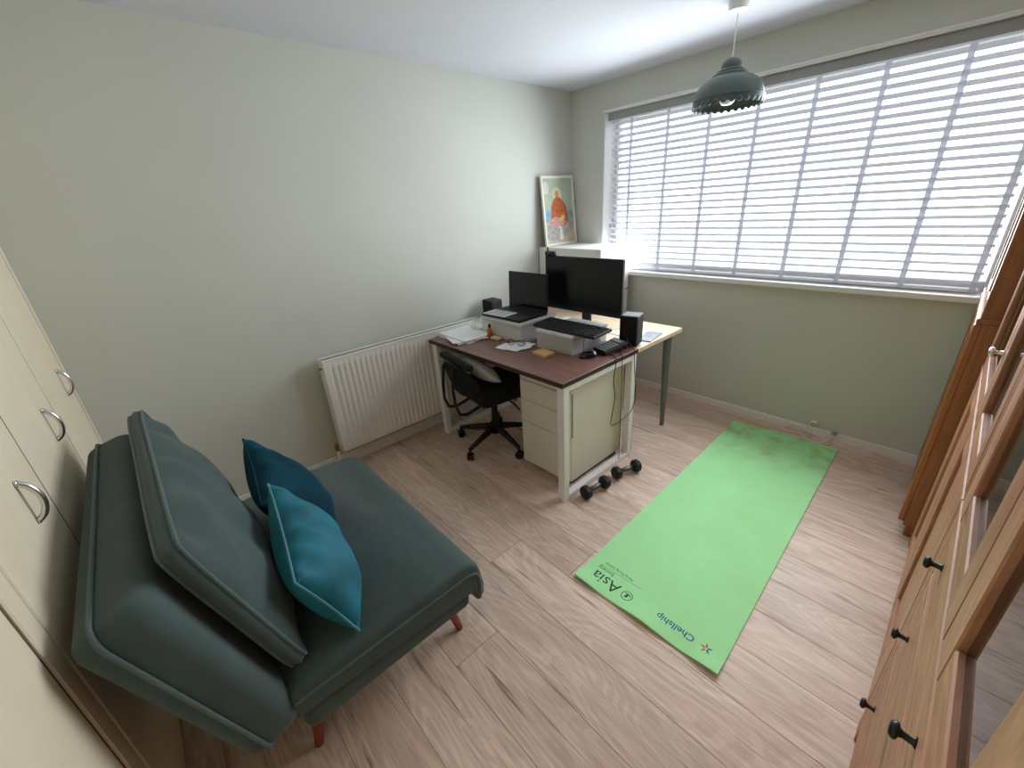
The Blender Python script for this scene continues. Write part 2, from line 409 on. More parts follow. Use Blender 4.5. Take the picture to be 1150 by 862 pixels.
for k in range(8):
    xt = .556 + k * .2945
    xt = min(xt, 2.6)
    b = MB(); b.box(xt - .0125, xt + .0125, .0325, .0335, 1.01, 2.12)
    b.build('ladder_tape', 'tape', bl)
# pull cord toggle
b = MB(); b.tube([(.395, .028, 2.1), (.395, .028, 1.36)], .0012, 6); b.build('pull_cord', 'cordw', bl)
MB().lathe([(.001, 0), (.006, .004), (.007, .02), (.003, .032), (.001, .034)], 12, Matrix.Translation((.395, .028, 1.33))).build('cord_toggle', 'silverpl', bl, smooth=True)

# ------------------------------------------------------------------ wardrobes (front at y = -L)
def handle(parent, x, z, yf=-L):
    p = []
    for k in range(13):
        t = k / 12; zz = z - .05 + .1 * t
        p.append((x, yf + .004 + .022 * math.sin(PI * t) ** .6, zz))
    b = MB(); b.tube(p, [.0065 + .001 * abs(.5 - k / 12) for k in range(13)], 8)
    b.box(x - .007, x + .007, yf, yf + .006, z - .058, z - .044, .002); b.box(x - .007, x + .007, yf, yf + .006, z + .044, z + .058, .002)
    return b.build('handle', 'chrome', parent, smooth=True, auto=50)
def wardrobe(x0, x1, doors, label, frame):
    w = thing('wardrobe', label, 'wardrobe', (x0, -L - .3, 0))
    b = MB(); b.box(x0, x1, -L - .58, -L - .022, 0, H - .002); b.build('carcass', 'creamgap', w)
    MB().box(x0, x1, -L - .02, -L - .012, 0, .06, 0).build('plinth', 'cream', w)
    MB().box(doors[0][0] - .0045, doors[0][0] + .0045, -L - .019, -L - .0012, .065, H - .02).build('gap_strip', 'creamgap', w)
    for fx0, fx1 in frame: MB().box(fx0, fx1, -L - .022, -L + .004, 0, H - .003, .003).build('frame_post', 'cream', w)
    for dx0, dx1, hx in doors:
        d = MB().box(dx0 + .0045, dx1 - .0045, -L - .02, -L, .065, H - .02, .003).build('door', 'cream', w)
        handle(d, hx, 1.0)
        MB().box(dx1 - .0045, dx1 + .0045, -L - .019, -L - .0012, .065, H - .02).build('gap_strip', 'creamgap', w)
wardrobe(0.0, 1.555, [(.032, .557, .186), (.557, 1.089, .72), (1.089, 1.49, 1.262)], 'cream fitted wardrobe with three chrome handles behind the sofa', [(0.001, .03), (1.492, 1.552)])
wardrobe(1.56, W, [(1.625, 2.15, 2.06), (2.15, 2.68, 2.59), (2.68, 3.05, 2.96)], 'cream fitted wardrobe panel at the lower left of the photo', [(1.56, 1.622)])

# ------------------------------------------------------------------ pine cabinets along the right wall
def knob(parent, x, y, z, m='knob'):
    mt = Matrix.Translation((x, y, z)) @ Matrix.Rotation(-PI / 2, 4, 'Y')
    return MB().lathe([(.009, 0), (.006, .003), (.005, .014), (.007, .018), (.0125, .020), (.0135, .024), (.010, .029), (.0005, .030)], 16, mt, True).build('knob', m, parent, smooth=True)
def framed_door(parent, x, y0, y1, z0, z1, stile, rail, mw='pine', mh='pineh', glass=True, th=.022, railb=None):
    """y0<y1; front surface at x, thickness goes to +x"""
    rb = railb or rail
    d = MB().box(x, x + th, y0, y0 + stile, z0, z1, .003).build('door', mw, parent, origin=(x, y0, z0))
    MB().box(x, x + th, y1 - stile, y1, z0, z1, .003).build('stile', mw, d, origin=(x, y1, z0))
    MB().box(x + .001, x + th, y0 + stile, y1 - stile, z1 - rail, z1, .003).build('rail', mh, d, origin=(x, y0, z1))
    MB().box(x + .001, x + th, y0 + stile, y1 - stile, z0, z0 + rb, .003).build('rail', mh, d, origin=(x, y0, z0))
    if glass: MB().box(x + .011, x + .014, y0 + stile, y1 - stile, z0 + rb, z1 - rail).build('pane', 'cabglass', d)
    else:
        MB().box(x + .010, x + .018, y0 + stile, y1 - stile, z0 + rb, z1 - rail).build('panel', mw, d, origin=(x, y0, z0 + .01))
    return d
XK = 2.70; XB = W - .012; KH = 2.02
def cab_shell(name, label, y0, y1, xf, h, mw='pine', mh='pineh', ledge=.885):
    c = thing(name, label, 'cabinet', (xf, (y0 + y1) / 2, 0))
    for a, d in ((y0, y0 + .022), (y1 - .022, y1)):
        MB().box(xf + .022, XB, a, d, 0, h, .002).build('side_panel', mw, c, origin=(xf, a, 0))
    MB().box(XB - .01, XB, y0 + .022, y1 - .022, .06, h).build('back_panel', mw, c, origin=(XB, y0, 0))
    MB().box(xf - .012, XB, y0 - .0, y1 + .0, h, h + .028, .006).build('top', mh, c, origin=(xf, y0, h))
    MB().box(xf + .03, xf + .05, y0 + .022, y1 - .022, 0, .07).build('plinth', mh, c, origin=(xf, y0, 0))
    for z in (.07, ledge - .01, 1.25, 1.6):
        MB().box(xf + .03, XB - .01, y0 + .022, y1 - .022, z, z + .018).build('shelf', mh, c, origin=(xf, y0, z))
    return c
# near cabinet with drawers
k1 = cab_shell('display_cabinet', 'pine glass-fronted cabinet with knobbed drawers nearest the camera', -2.80, -1.895, XK, KH)
for (a, d) in ((-2.80, -2.772), (-1.923, -1.895)):
    MB().box(XK, XK + .022, a, d, 0, KH, .002).build('face_stile', 'pine', k1, origin=(XK, a, 0))
for (z0, z1, zk) in ((.075, .435, .305), (.441, .700, .575), (.706, .872, .80)):
    d = MB().box(XK, XK + .02, -2.768, -1.927, z0, z1, .003).build('drawer', 'pineh', k1, origin=(XK, -2.77, z0))
    knob(d, XK, -2.04, zk); knob(d, XK, -2.50, zk + .028)
MB().box(XK - .003, XK + .022, -2.80, -1.895, .878, .893, .003).build('moulding', 'pineh', k1, origin=(XK, -2.8, .88))
for a, d in ((-2.768, -2.366), (-2.362, -1.927)):
    dr = framed_door(k1, XK - .002, a, d, .897, KH - .01, .08, .075)
    knob(dr, XK - .002, (-2.408 if a < -2.5 else -2.325), 1.30)
# middle cabinet, panel doors under glass doors
k2 = cab_shell('display_cabinet', 'pine cabinet with glass doors above wooden panel doors, middle of the row', -1.889, -.815, XK, KH)
for (a, d) in ((-1.889, -1.865), (-.84, -.815)):
    MB().box(XK, XK + .022, a, d, 0, KH, .002).build('face_stile', 'pine', k2, origin=(XK, a, 0))
for a, d in ((-1.862, -1.272), (-1.268, -.843)):
    framed_door(k2, XK - .001, a, d, .075, .872 if a < -1.5 else .872, .125, .075, glass=False)
MB().box(XK - .003, XK + .022, -1.889, -.815, .878, .890, .003).build('moulding', 'pineh', k2, origin=(XK, -1.889, .88))
for a, d in ((-1.862, -1.432), (-1.428, -.843)):
    dr = framed_door(k2, XK - .001, a, d, .895, KH - .01, .062, .06)
    if a > -1.5: knob(dr, XK - .001, -1.40, 1.10, 'chrome')
# far cabinet: deeper lower part with a shallower glazed top
XF = 2.637
f0, f1 = -.772, -.05
k3 = thing('dresser_cabinet', 'orange pine dresser with stepped front beside the window', 'cabinet', (XF, (f0 + f1) / 2, 0))
MB().box(XF + .022, XB, f0, f0 + .024, .055, 1.03, .002).build('side_panel', 'pineo', k3, origin=(XF, f0, 0))
MB().box(XF + .022, XB, f1 - .024, f1, .055, 1.03, .002).build('side_panel', 'pineo', k3, origin=(XF, f1, 0))
MB().box(XF + .034, XB, f0 + .003, f0 + .06, 0, .055, .004).build('foot', 'pineo', k3, origin=(XF, f0, 0))
MB().box(XF + .034, XB, f1 - .06, f1 - .003, 0, .055, .004).build('foot', 'pineo', k3, origin=(XF, f1, 0))
MB().box(XF + .02, XF + .05, f0 + .024, f1 - .024, .06, .1).build('plinth', 'pineo', k3, origin=(XF, f0, 0))
MB().box(XF + .002, XB, f0 - .001, f1 + .002, 1.03, 1.052, .003).build('ledge', 'pineo', k3, origin=(XF, f0, 1))
MB().box(XB - .012, XB, f0, f1, .06, 2.0).build('back_panel', 'pineo', k3, origin=(XB, f0, 1))
for a, d in ((f0, -.413), (-.409, f1)):
    dr = framed_door(k3, XF, a, d, .075, 1.027, .05, .07, 'pineo', 'pineo', glass=False)
XU = XF + .004
MB().box(XU + .006, XB, f0 + .001, f0 + .025, 1.052, 2.0, .002).build('upper_side_panel', 'pineo', k3, origin=(XF, f0, 1))
MB().box(XU + .006, XB, f1 - .025, f1, 1.052, 2.0, .002).build('upper_side_panel', 'pineo', k3, origin=(XF, f1, 1))
MB().box(XU - .006, XB, f0 - .01, f1 + .01, 2.0, 2.03, .006).build('top', 'pineo', k3, origin=(XF, f0, 2))
for z in (1.35, 1.68): MB().box(XU + .04, XB - .012, f0 + .025, f1 - .025, z, z + .018).build('shelf', 'pineo', k3, origin=(XF, f0, z))
for a, d in ((f0 + .026, -.413), (-.409, f1 - .026)):
    framed_door(k3, XU + .006, a, d, 1.054, 1.998, .045, .05, 'pineo', 'pineo', glass=True)

# ------------------------------------------------------------------ radiator
rd = thing('radiator', 'white ribbed panel radiator on the left wall beside the desk', 'radiator', (.06, -1.75, 0))
RY0, RY1, RZ0, RZ1, RX = -2.418, -1.22, .155, .775, .126
def panel(xf, name, sgn):
    b = MB(); pitch = .0345; n = int((RY1 - RY0 - .05) / pitch)
    ysn = [RY0]; off = [0]
    st = RY0 + .025
    for i in range(n):
        for q, dpt in ((0, 0), (.18, 0), (.34, .55), (.5, 1), (.66, .55), (.82, 0)):
            ysn.append(st + (i + q) * pitch); off.append(dpt)
    ysn += [st + n * pitch, RY1]; off += [0, 0]
    zz = [(RZ0, 0), (RZ0 + .028, 0), (RZ0 + .05, 1), (RZ1 - .06, 1), (RZ1 - .038, 0), (RZ1 - .004, 0)]
    vv = [[b.bm.verts.new((xf - sgn * .009 * o_ * w_ - (sgn * .004 if j in (0, 5) else 0), y_, z_)) for j, (z_, w_) in enumerate(zz)] for y_, o_ in zip(ysn, off)]
    for i in range(len(vv) - 1):
        for j in range(5): b.bm.faces.new((vv[i][j], vv[i + 1][j], vv[i + 1][j + 1], vv[i][j + 1]))
    return b.build(name, 'rad', rd, smooth=True, auto=50)
panel(RX, 'front_panel', 1)
panel(.052, 'rear_panel', -1)
for ya, yb in ((RY0 - .008, RY0 + .001), (RY1 - .001, RY1 + .008)): MB().box(.046, RX + .001, ya, yb, RZ0, RZ1 + .004, .003).build('side_cover', 'rad', rd)
b = MB(); b.box(RX - .016, RX, RY0, RY1, RZ1 - .006, RZ1 + .004, .002); b.box(.046, .062, RY0, RY1, RZ1 - .006, RZ1 + .004, .002)
b.build('top_edge', 'rad', rd)
b = MB()
yy = RY0 + .01
while yy < RY1: b.box(.06, RX - .014, yy, yy + .004, RZ1 - .004, RZ1 + .001); yy += .011
b.box(.088, .094, RY0, RY1, RZ1 - .006, RZ1 - .001)
b.build('top_grille', 'radgrille', rd)
b = MB(); b.tube([(.09, RY0 + .0, .19), (.09, RY0 - .035, .19)], .008, 10); b.tube([(.09, RY0 - .035, .21), (.09, RY0 - .035, .0)], .007, 10)
b.build('pipe', 'rad', rd, smooth=True)
MB().lathe([(.001, -.03), (.012, -.028), (.014, -.01), (.014, .012), (.010, .026), (.001, .028)], 14, Matrix.Translation((.09, RY0 - .036, .195))).build('valve', 'brass', rd, smooth=True)
b = MB(); b.tube([(.09, RY0 + .0, .725), (.09, RY0 - .022, .725)], .006, 8); b.build('bleed_valve', 'brass', rd)
MB().box(.003, .046, RY0 + .2, RY0 + .23, .2, .7).build('bracket', 'rad', rd)
MB().box(.003, .046, RY1 - .23, RY1 - .2, .2, .7).build('bracket', 'rad', rd)

# ------------------------------------------------------------------ sofa
SX0, SX1 = .63, 1.655
so = thing('sofa_bed', 'dark green-grey fabric sofa bed with low back against the cream wardrobe', 'sofa', ((SX0 + SX1) / 2, -2.9, 0))
def soft(b): return b
base = MB().box(SX0 + .015, SX1 - .012, -3.13, -2.545, .205, .305, .03, 3).build('base', 'sofa', so, smooth=True, wn_=True)
prof = [(-3.14, .302), (-3.145, .35), (-3.135, .395), (-3.10, .417), (-2.95, .421), (-2.75, .421), (-2.58, .418), (-2.535, .408), (-2.508, .385), (-2.498, .35), (-2.496, .30), (-2.498, .25), (-2.503, .222), (-2.514, .214), (-2.526, .222), (-2.532, .26), (-2.535, .30)]
b = MB(); n = len(prof)
v = [(SX0, a, d) for a, d in prof] + [(SX1, a, d) for a, d in prof]
vv_, ff_ = b._add(v, [tuple(range(n)), tuple(range(n, 2 * n))[::-1]] + [(i, (i + 1) % n, n + (i + 1) % n, n + i) for i in range(n)])
bmesh.ops.bevel(b.bm, geom=list(ff_[0].edges) + list(ff_[1].edges), offset=.016, segments=4, profile=.5, affect='EDGES')
seat = b.build('seat_cushion', 'sofa', so, smooth=True, auto=60)
def rrect(x0, x1, a0, a1, r, plane, n=5):
    pts = []
    for cx, ca, s in ((x1 - r, a1 - r, 0), (x0 + r, a1 - r, 90), (x0 + r, a0 + r, 180), (x1 - r, a0 + r, 270)):
        for k in range(n + 1):
            t = math.radians(s + 90 * k / n); pts.append(plane(cx + r * math.cos(t), ca + r * math.sin(t)))
    return pts
def dense(pts, step=.03, closed=True):
    out = []; P = [Vector(p) for p in pts]
    for i in range(len(P) if closed else len(P) - 1):
        a, d = P[i], P[(i + 1) % len(P)]; n = max(1, int((d - a).length / step))
        out += [a.lerp(d, k / n) for k in range(n)]
    if not closed: out.append(P[-1])
    return out
for xp in (SX0 - .001, SX1 + .001):
    MB().tube(dense([(xp, -3.135, .372), (xp, -2.8, .374), (xp, -2.56, .372), (xp, -2.525, .36), (xp, -2.512, .335), (xp, -2.511, .25)], .03, False), .005, 6).build('piping', 'pipe', seat, smooth=True)
# back slab, tilted, pivots near the rear of the seat
SL_T, SL_H = .145, .60
bt = math.radians(15.5)
org = Vector((0, -3.115, .315))
SM = Matrix.Translation(org) @ Matrix.Rotation(bt, 4, 'X')      # +x tilt: top leans to -y
def slabpt(x, t, h): return SM @ Vector((x, t, h))
b = MB(); b.box(SX0, SX1 + .01, -SL_T, 0, 0, SL_H, .04, 4, SM)
back = b.build('backrest', 'sofa', so, smooth=True, wn_=True)
MB().tube(dense(rrect(SX0 - .004, SX1 + .014, -.004, SL_H + .004, .045, lambda x, h: slabpt(x, -SL_T * .66, h))), .0055, 6, True).build('piping', 'pipe', back, smooth=True)
for (lx, ly) in ((1.53, -2.60), (.75, -2.60), (1.53, -3.08), (.75, -3.08)):
    sx = .012 if lx > 1 else -.012
    MB().tube([(lx, ly, .21), (lx + sx * .5, ly + (.02 if ly > -2.9 else -.02), .10), (lx + sx, ly + (.04 if ly > -2.9 else -.04), .0)], [.021, .018, .013], 14).build('leg', 'redwood', so, smooth=True)

def nz(x, y, z, s): return noise.noise(Vector((x * s, y * s, z * s)))
def cushion(name, label, corners, thick, m, mp, cat='cushion', border=0.0, pinch=.05, N=26, pw=.42, wr=.006, seed=0, group=None, pipe_r=.004, backfac=1.0):
    A, B, C, D = [Vector(c) for c in corners]      # top-far, top-near, bottom-near, bottom-far
    nrm = (B - A).cross(D - A).normalized()
    cen = (A + B + C + D) / 4
    root = thing(name, label, cat, (cen.x, cen.y, min(c.z for c in (A, B, C, D))), group)
    def base_pt(u, v):
        # pinch sides in mid-edge
        pu = pinch * (4 * v * (1 - v)); pv = pinch * (4 * u * (1 - u))
        uu = .5 + (u - .5) * (1 - pu); vv = .5 + (v - .5) * (1 - pv)
        if border > 0:
            cr = 1 - .05 * (abs(2 * u - 1) ** 4) * (abs(2 * v - 1) ** 4); uu = .5 + (uu - .5) * cr; vv = .5 + (vv - .5) * cr
        return (A * (1 - uu) + B * uu) * (1 - vv) + (D * (1 - uu) + C * uu) * vv
    def prof(u, v): return max(0, (math.sin(PI * u) * math.sin(PI * v))) ** pw
    def side(sg):
        def fn(u, v):
            p = base_pt(u, v); w = prof(u, v)
            e = min(u, 1 - u, v, 1 - v)
            wrk = wr * nz(p.x + seed, p.y, p.z, 9) * min(1, e * 8) + wr * .8 * math.sin(26 * u + 5 * nz(p.x, p.y, p.z + seed, 5)) * max(0, .3 - v) * min(1, e * 12) / .3
            k = thick * (backfac if sg < 0 else 1)
            return p + nrm * sg * (border + k * w + (wrk if sg > 0 else 0))
        return fn
    b = MB(); b.grid(side(1), N, N); b.grid(side(-1), N, N)
    if border > 0:
        per = [(i / N, 0) for i in range(N)] + [(1, i / N) for i in range(N)] + [(1 - i / N, 1) for i in range(N)] + [(0, 1 - i / N) for i in range(N)]
        F = [side(1)(*q) for q in per]; G = [side(-1)(*q) for q in per]; Mi = []
        for q, f_, g_ in zip(per, F, G):
            mid = (f_ + g_) / 2; out = (mid - (A + B + C + D) / 4).normalized() * .012
            Mi.append(mid + out)
        n = len(per)
        vF = [b.bm.verts.new(p) for p in F]; vM = [b.bm.verts.new(p) for p in Mi]; vG = [b.bm.verts.new(p) for p in G]
        for i in range(n):
            j = (i + 1) % n
            b.bm.faces.new((vF[i], vF[j], vM[j], vM[i])); b.bm.faces.new((vM[i], vM[j], vG[j], vG[i]))
    o = b.build('cover', m, root, smooth=True, auto=70)
    for sg in ((1, -1) if border > 0 else (1,)):
        f = side(sg)
        per = [(i / N, 0) for i in range(N)] + [(1, i / N) for i in range(N)] + [(1 - i / N, 1) for i in range(N)] + [(0, 1 - i / N) for i in range(N)]
        MB().tube([f(*q) for q in per], pipe_r, 6, True).build('piping', mp, root, smooth=True)
    return root
# big back cushion leaning on the slab
def S(x, t, h): return slabpt(x, t, h)
cushion('back_cushion', 'large grey-green box cushion with piped edges leaning on the sofa backrest',
        (S(.66, .05, .66), S(1.59, .05, .62), S(1.62, .06, .10), S(.66, .05, .10)), .085, 'sofa', 'pipe', border=.02, pinch=.02, wr=.022, seed=3, pipe_r=.005, backfac=.25, pw=.55)
cushion('throw_cushion', 'bright teal velvet cushion, nearer of the two on the sofa',
        ((1.19, -2.98, .76), (1.575, -3.035, .67), (1.625, -2.93, .43), (1.22, -2.83, .44)), .092, 'teal', 'tealp', wr=.02, seed=11)
cushion('throw_cushion', 'darker teal velvet cushion behind the bright teal one on the sofa',
        ((.84, -2.975, .79), (1.20, -3.02, .70), (1.20, -2.82, .44), (.82, -2.785, .45)), .092, 'tealdk', 'tealdk', wr=.02, seed=21)

# ------------------------------------------------------------------ desks
DX0, DX1, DY0, DY1, DZ = .135, 1.357, -1.705, -1.025, .735
dk = thing('office_desk', 'white framed desk with a dark walnut top', 'desk', ((DX0 + DX1) / 2, (DY0 + DY1) / 2, 0))
top = MB().box(DX0, DX1, DY0, DY1, DZ - .026, DZ, .002).build('desk_top', 'desk', dk)
MB().box(DX0 - .0005, DX1 + .0008, DY0 - .0012, DY0 - .0002, DZ - .0255, DZ - .001).build('edge_band', 'deskedge', top)
MB().box(DX1 + .0002, DX1 + .0012, DY0 - .001, DY1, DZ - .0255, DZ - .001).build('edge_band', 'deskedge', top)
q = .045
for (a, d) in ((DX1 - q - .005, DX1 - .005), (DX0 + .02, DX0 + .02 + q)):
    for (c, e) in ((DY0 + .012, DY0 + .012 + q), (DY1 - q - .004, DY1 - .004)):
        MB().box(a, d, c, e, 0, DZ - .027, .003).build('leg', 'white', dk)
    MB().box(a + .001, d - .001, DY0 + .012 + q, DY1 - q - .004, .0, .032, .003).build('floor_bar', 'white', dk)
    MB().box(a + .001, d - .001, DY0 + .012 + q, DY1 - q - .004, DZ - .027 - .035, DZ - .027, .003).build('top_bar', 'white', dk)
MB().box(DX0 + .06, DX1 - .05, -1.19, -1.15, DZ - .067, DZ - .027).build('beam', 'white', dk)
# second desk
EX0, EX1, EY0, EY1, EZ = .12, 1.345, -1.015, -.458, .728
d2 = thing('side_desk', 'pale birch desk with grey tapered legs behind the dark desk', 'desk', ((EX0 + EX1) / 2, (EY0 + EY1) / 2, 0))
MB().box(EX0, EX1, EY0, EY1, EZ - .03, EZ, .003).build('desk_top', 'birch', d2)
for (lx, ly, tx, ty) in ((1.30, -.535, .01, .01), (1.315, -.985, .01, .0), (.17, -.535, -.0, .01), (.17, -.965, 0, 0)):
    r0 = .03 if ly > -.9 else .014
    MB().tube([(lx - tx, ly - ty, EZ - .03), (lx, ly, .0)], [r0, .015 if ly > -.9 else .011], 14).build('leg', 'greyleg', d2, smooth=True, auto=40)

# drawer pedestal
pe = thing('drawer_pedestal', 'putty grey metal drawer pedestal under the right end of the desk', 'pedestal', (1.08, -1.3, 0))
PX0, PX1, PY0, PY1, PZ = .905, 1.285, -1.575, -1.05, .655
MB().box(PX0, PX1, PY0 + .022, PY1, .03, PZ, .003).build('body', 'putty', pe)
for z0, z1 in ((.035, .325), (.329, .475), (.479, .605), (.609, PZ - .002)):
    d = MB().box(PX0 + .001, PX1 - .001, PY0, PY0 + .02, z0, z1, .003).build('drawer', 'putty', pe)
MB().box(PX0 + .02, PX1 - .02, PY0 + .04, PY1 - .02, 0, .03).build('plinth', 'black', pe)
MB().box(PX1, PX1 + .002, PY0 + .028, PY0 + .036, .33, .60).build('gap_shade_strip', 'greyleg', pe)  # grey strip painted in as the shadow gap behind the drawer fronts

# ------------------------------------------------------------------ task chair
ch = thing('task_chair', 'black office swivel chair on castors tucked under the desk', 'chair', (.53, -1.50, 0))
hx, hy = .56, -1.512
CD = math.radians(82)         # facing direction
CM = Matrix.Translation((hx, hy, 0)) @ Matrix.Rotation(CD, 4, 'Z')     # local +x = forward
for k, ang in enumerate((208, 280, 352, 64, 136)):
    a = math.radians(ang); ex, ey = hx + .28 * math.cos(a), hy + .28 * math.sin(a)
    lg = MB().tube([(hx + .02 * math.cos(a), hy + .02 * math.sin(a), .125), (hx + .15 * math.cos(a), hy + .15 * math.sin(a), .105), (ex, ey, .078)], [.026, .020, .014], 8).build('base_leg', 'black', ch, smooth=True)
    b = MB()
    t = a + .6
    for s in (-1, 1):
        mt = Matrix.Translation((ex, ey, .027)) @ Matrix.Rotation(t, 4, 'Z') @ Matrix.Rotation(PI / 2, 4, 'X') @ Matrix.Translation((0, 0, s * .013))
        b.lathe([(.001, -.009), (.022, -.009), (.027, -.005), (.027, .005), (.022, .009), (.001, .009)], 18, mt)
    b.tube([(ex, ey, .085), (ex, ey, .03)], .008, 8)
    b.build('castor', 'blackgl', lg, smooth=True, auto=40)
MB().tube([(hx, hy, .08), (hx, hy, .16), (hx, hy, .161), (hx, hy, .37)], [.035, .035, .024, .022], 16).build('gas_column', 'black', ch, smooth=True, auto=40)
MB().box(-.12, .12, -.07, .07, .355, .40, .012, 2, CM).build('mechanism', 'black', ch)
MB().tube([CM @ Vector(p) for p in ((.03, -.07, .375), (.04, -.19, .36), (.05, -.24, .33))], .006, 8).build('lever', 'black', ch)
b = MB(); b.box(-.20, .26, -.215, .215, .385, .49, .045, 5, CM); b.build('seat', 'blackfab', ch, smooth=True, wn_=True)
# backrest: curved oval pad
def backpad(u, v, off):
    a = (u - .5) * 2; c = (v - .5) * 2
    rr = max(abs(a), abs(c)); ln = math.hypot(a, c)
    if ln > 1e-6: a, c = a * rr / ln, c * rr / ln
    w = .195; h = .115
    yy = a * w; zz = .56 + c * h
    xx = -.215 - .05 * (1 - (a * a)) + .05 * 0 - .03 * c
    e = math.sqrt(max(0, 1 - (a * a + c * c)))
    return CM @ Vector((xx + off * (.012 + .03 * e ** .6 if e > 0 else .012), yy, zz))
b = MB()
g1 = b.grid(lambda u, v: backpad(u, v, 1), 14, 14); g2 = b.grid(lambda u, v: backpad(u, v, -.5), 14, 14)
def rim(g): return [g[i][0] for i in range(14)] + [g[14][j] for j in range(14)] + [g[14 - i][14] for i in range(14)] + [g[0][14 - j] for j in range(14)]
A_, B_ = rim(g1), rim(g2)
for i in range(len(A_)): 
    j = (i + 1) % len(A_); b.bm.faces.new((A_[i], A_[j], B_[j], B_[i]))
b.build('backrest', 'blackfab', ch, smooth=True)
b = MB(); b.box(-.275, -.225, -.195, .195, .66, .703, .02, 3, CM); b.build('upper_pad', 'blackfab', ch, smooth=True)
for s in (-1, 1):
    pts = [(-.10, s * .075, .375), (-.25, s * .08, .335), (-.30, s * .08, .35), (-.325, s * .08, .42), (-.325, s * .07, .52), (-.31, s * .06, .66)]
    P = [CM @ Vector(p) for p in pts]
    MB().tube(dense(P, .02, False), .010, 8).build('back_bar', 'black', ch, smooth=True)
cushion('seat_pillow', 'small white pillow on the black office chair', 
        [CM @ Vector(p) for p in ((-.155, .15, .65), (-.155, -.15, .65), (-.03, -.17, .525), (-.03, .17, .525))], .055, 'pillow', 'pillow', wr=.006, seed=5, pinch=-.22, pipe_r=.002, pw=.5)

# ------------------------------------------------------------------ filing cabinet + picture
FX0, FX1, FY0, FY1, FZ = .012, .652, -.447, -.052, 1.212
fc = thing('filing_cabinet', 'white metal filing cabinet in the corner behind the desks', 'cabinet', ((FX0 + FX1) / 2, (FY0 + FY1) / 2, 0))
MB().box(FX0, FX1 - .02, FY0, FY1, .02, FZ - .006, .003).build('body', 'cabwhite', fc)
MB().box(FX0 - .0, FX1 - .0, FY0 - .002, FY1 + .002, FZ - .075, FZ, .004).build('top_cover', 'cabwhite', fc)
for k in range(4):
    z0 = .04 + k * .276
    d = MB().box(FX1 - .02, FX1, FY0 + .004, FY1 - .004, z0, z0 + .268, .003).build('drawer', 'cabwhite', fc)
    MB().box(FX1, FX1 + .012, FY0 + .13, FY1 - .13, z0 + .2, z0 + .225, .004).build('handle', 'silverpl', d)
MB().lathe([(.008, 0), (.008, .004), (.001, .005)], 12, Matrix.Translation((FX1, (FY0 + FY1) / 2, FZ - .035)) @ Matrix.Rotation(PI / 2, 4, 'Y')).build('lock', 'chrome', fc)
MB().box(FX0 + .01, FX1 - .04, FY0 + .01, FY1 - .01, 0, .02).build('plinth', 'black', fc)

PH, PWD = .545, .40
pm = Matrix.Translation((.072, -.432, FZ + .001)) @ Matrix.Rotation(-math.atan2(.052, PH), 4, 'Y')
# local: x = out of wall (front +x), y = along wall, z = up
pi_ = thing('framed_picture', 'framed print of a seated figure in an orange robe on the white filing cabinet', 'picture', (.07, -.23, FZ))
fw = .02
b = MB()
b.box(0, .018, 0, fw, 0, PH, .002, 1, pm); b.box(0, .018, PWD - fw, PWD, 0, PH, .002, 1, pm)
b.box(0, .018, fw, PWD - fw, 0, fw, .002, 1, pm); b.box(0, .018, fw, PWD - fw, PH - fw, PH, .002, 1, pm)
b.build('frame', mat('picture_frame', srgb(226, 216, 202), .5), pi_)
def pcol(n, c, am=.15, sc=18): return vary(mat(n, c, .7), sc, am)
pr_ = MB().box(.003, .009, fw, PWD - fw, fw, PH - fw, 0, 1, pm).build('print', pcol('print_sky', srgb(170, 184, 160), .12, 9), pi_)
PMX = pm @ Matrix(((0, 0, 1, 0), (1, 0, 0, 0), (0, 1, 0, 0), (0, 0, 0, 1)))   # poly (y,z) -> local
def shape(name, pts, layer, m):
    MB().prism([(fw + p[0] * (PWD - 2 * fw), fw + p[1] * (PH - 2 * fw)) for p in pts], .009, .009 + .0004 * layer, PMX).build(name, m, pr_)
def oval(cx, cy, rx, ry, n=20, wob=0): return [(cx + (rx + wob * math.sin(5 * 2 * PI * k / n)) * math.cos(2 * PI * k / n), cy + ry * math.sin(2 * PI * k / n)) for k in range(n)]
shape('print_ground', [(0, 0), (1, 0), (1, .2), (.7, .12), (.4, .1), (0, .16)], 1, pcol('print_ground', srgb(190, 178, 150), .1))
shape('print_water', [(0, .34), (.38, .34), (.34, .52), (0, .52)], 1, pcol('print_water', srgb(120, 166, 190), .25, 30))
shape('print_water', [(.78, .36), (1, .36), (1, .5), (.8, .52)], 1, pcol('print_water_pale', srgb(130, 160, 168), .25, 30))
shape('print_cloud', oval(.1, .86, .1, .1, 18, .02), 1, pcol('print_cloud', srgb(205, 205, 195), .1))
shape('print_rock', [(0, .10), (.2, .03), (.45, .04), (.62, .10), (.9, .16), (1, .30), (.86, .36), (.6, .30), (.3, .32), (.06, .33)], 2, pcol('print_rock', srgb(165, 160, 155), .3, 40))
shape('print_halo', oval(.46, .77, .16, .1), 2, pcol('print_halo', srgb(214, 196, 160), .05))
shape('print_robe', [(.20, .33), (.22, .46), (.24, .58), (.34, .68), (.42, .72), (.52, .72), (.64, .67), (.74, .58), (.79, .46), (.80, .34), (.68, .28), (.4, .27)], 3, pcol('print_robe', srgb(188, 92, 48), .35, 45))
shape('print_head', oval(.46, .765, .062, .052), 4, pcol('print_skin', srgb(178, 140, 108), .1))
shape('print_lap', [(.10, .30), (.14, .36), (.34, .42), (.60, .38), (.72, .33), (.6, .27), (.3, .26)], 4, pcol('print_lap', srgb(206, 148, 132), .25, 40))
shape('print_sash', [(.46, .36), (.62, .45), (.70, .40), (.6, .34)], 5, pcol('print_sash', srgb(216, 190, 120), .2, 30))
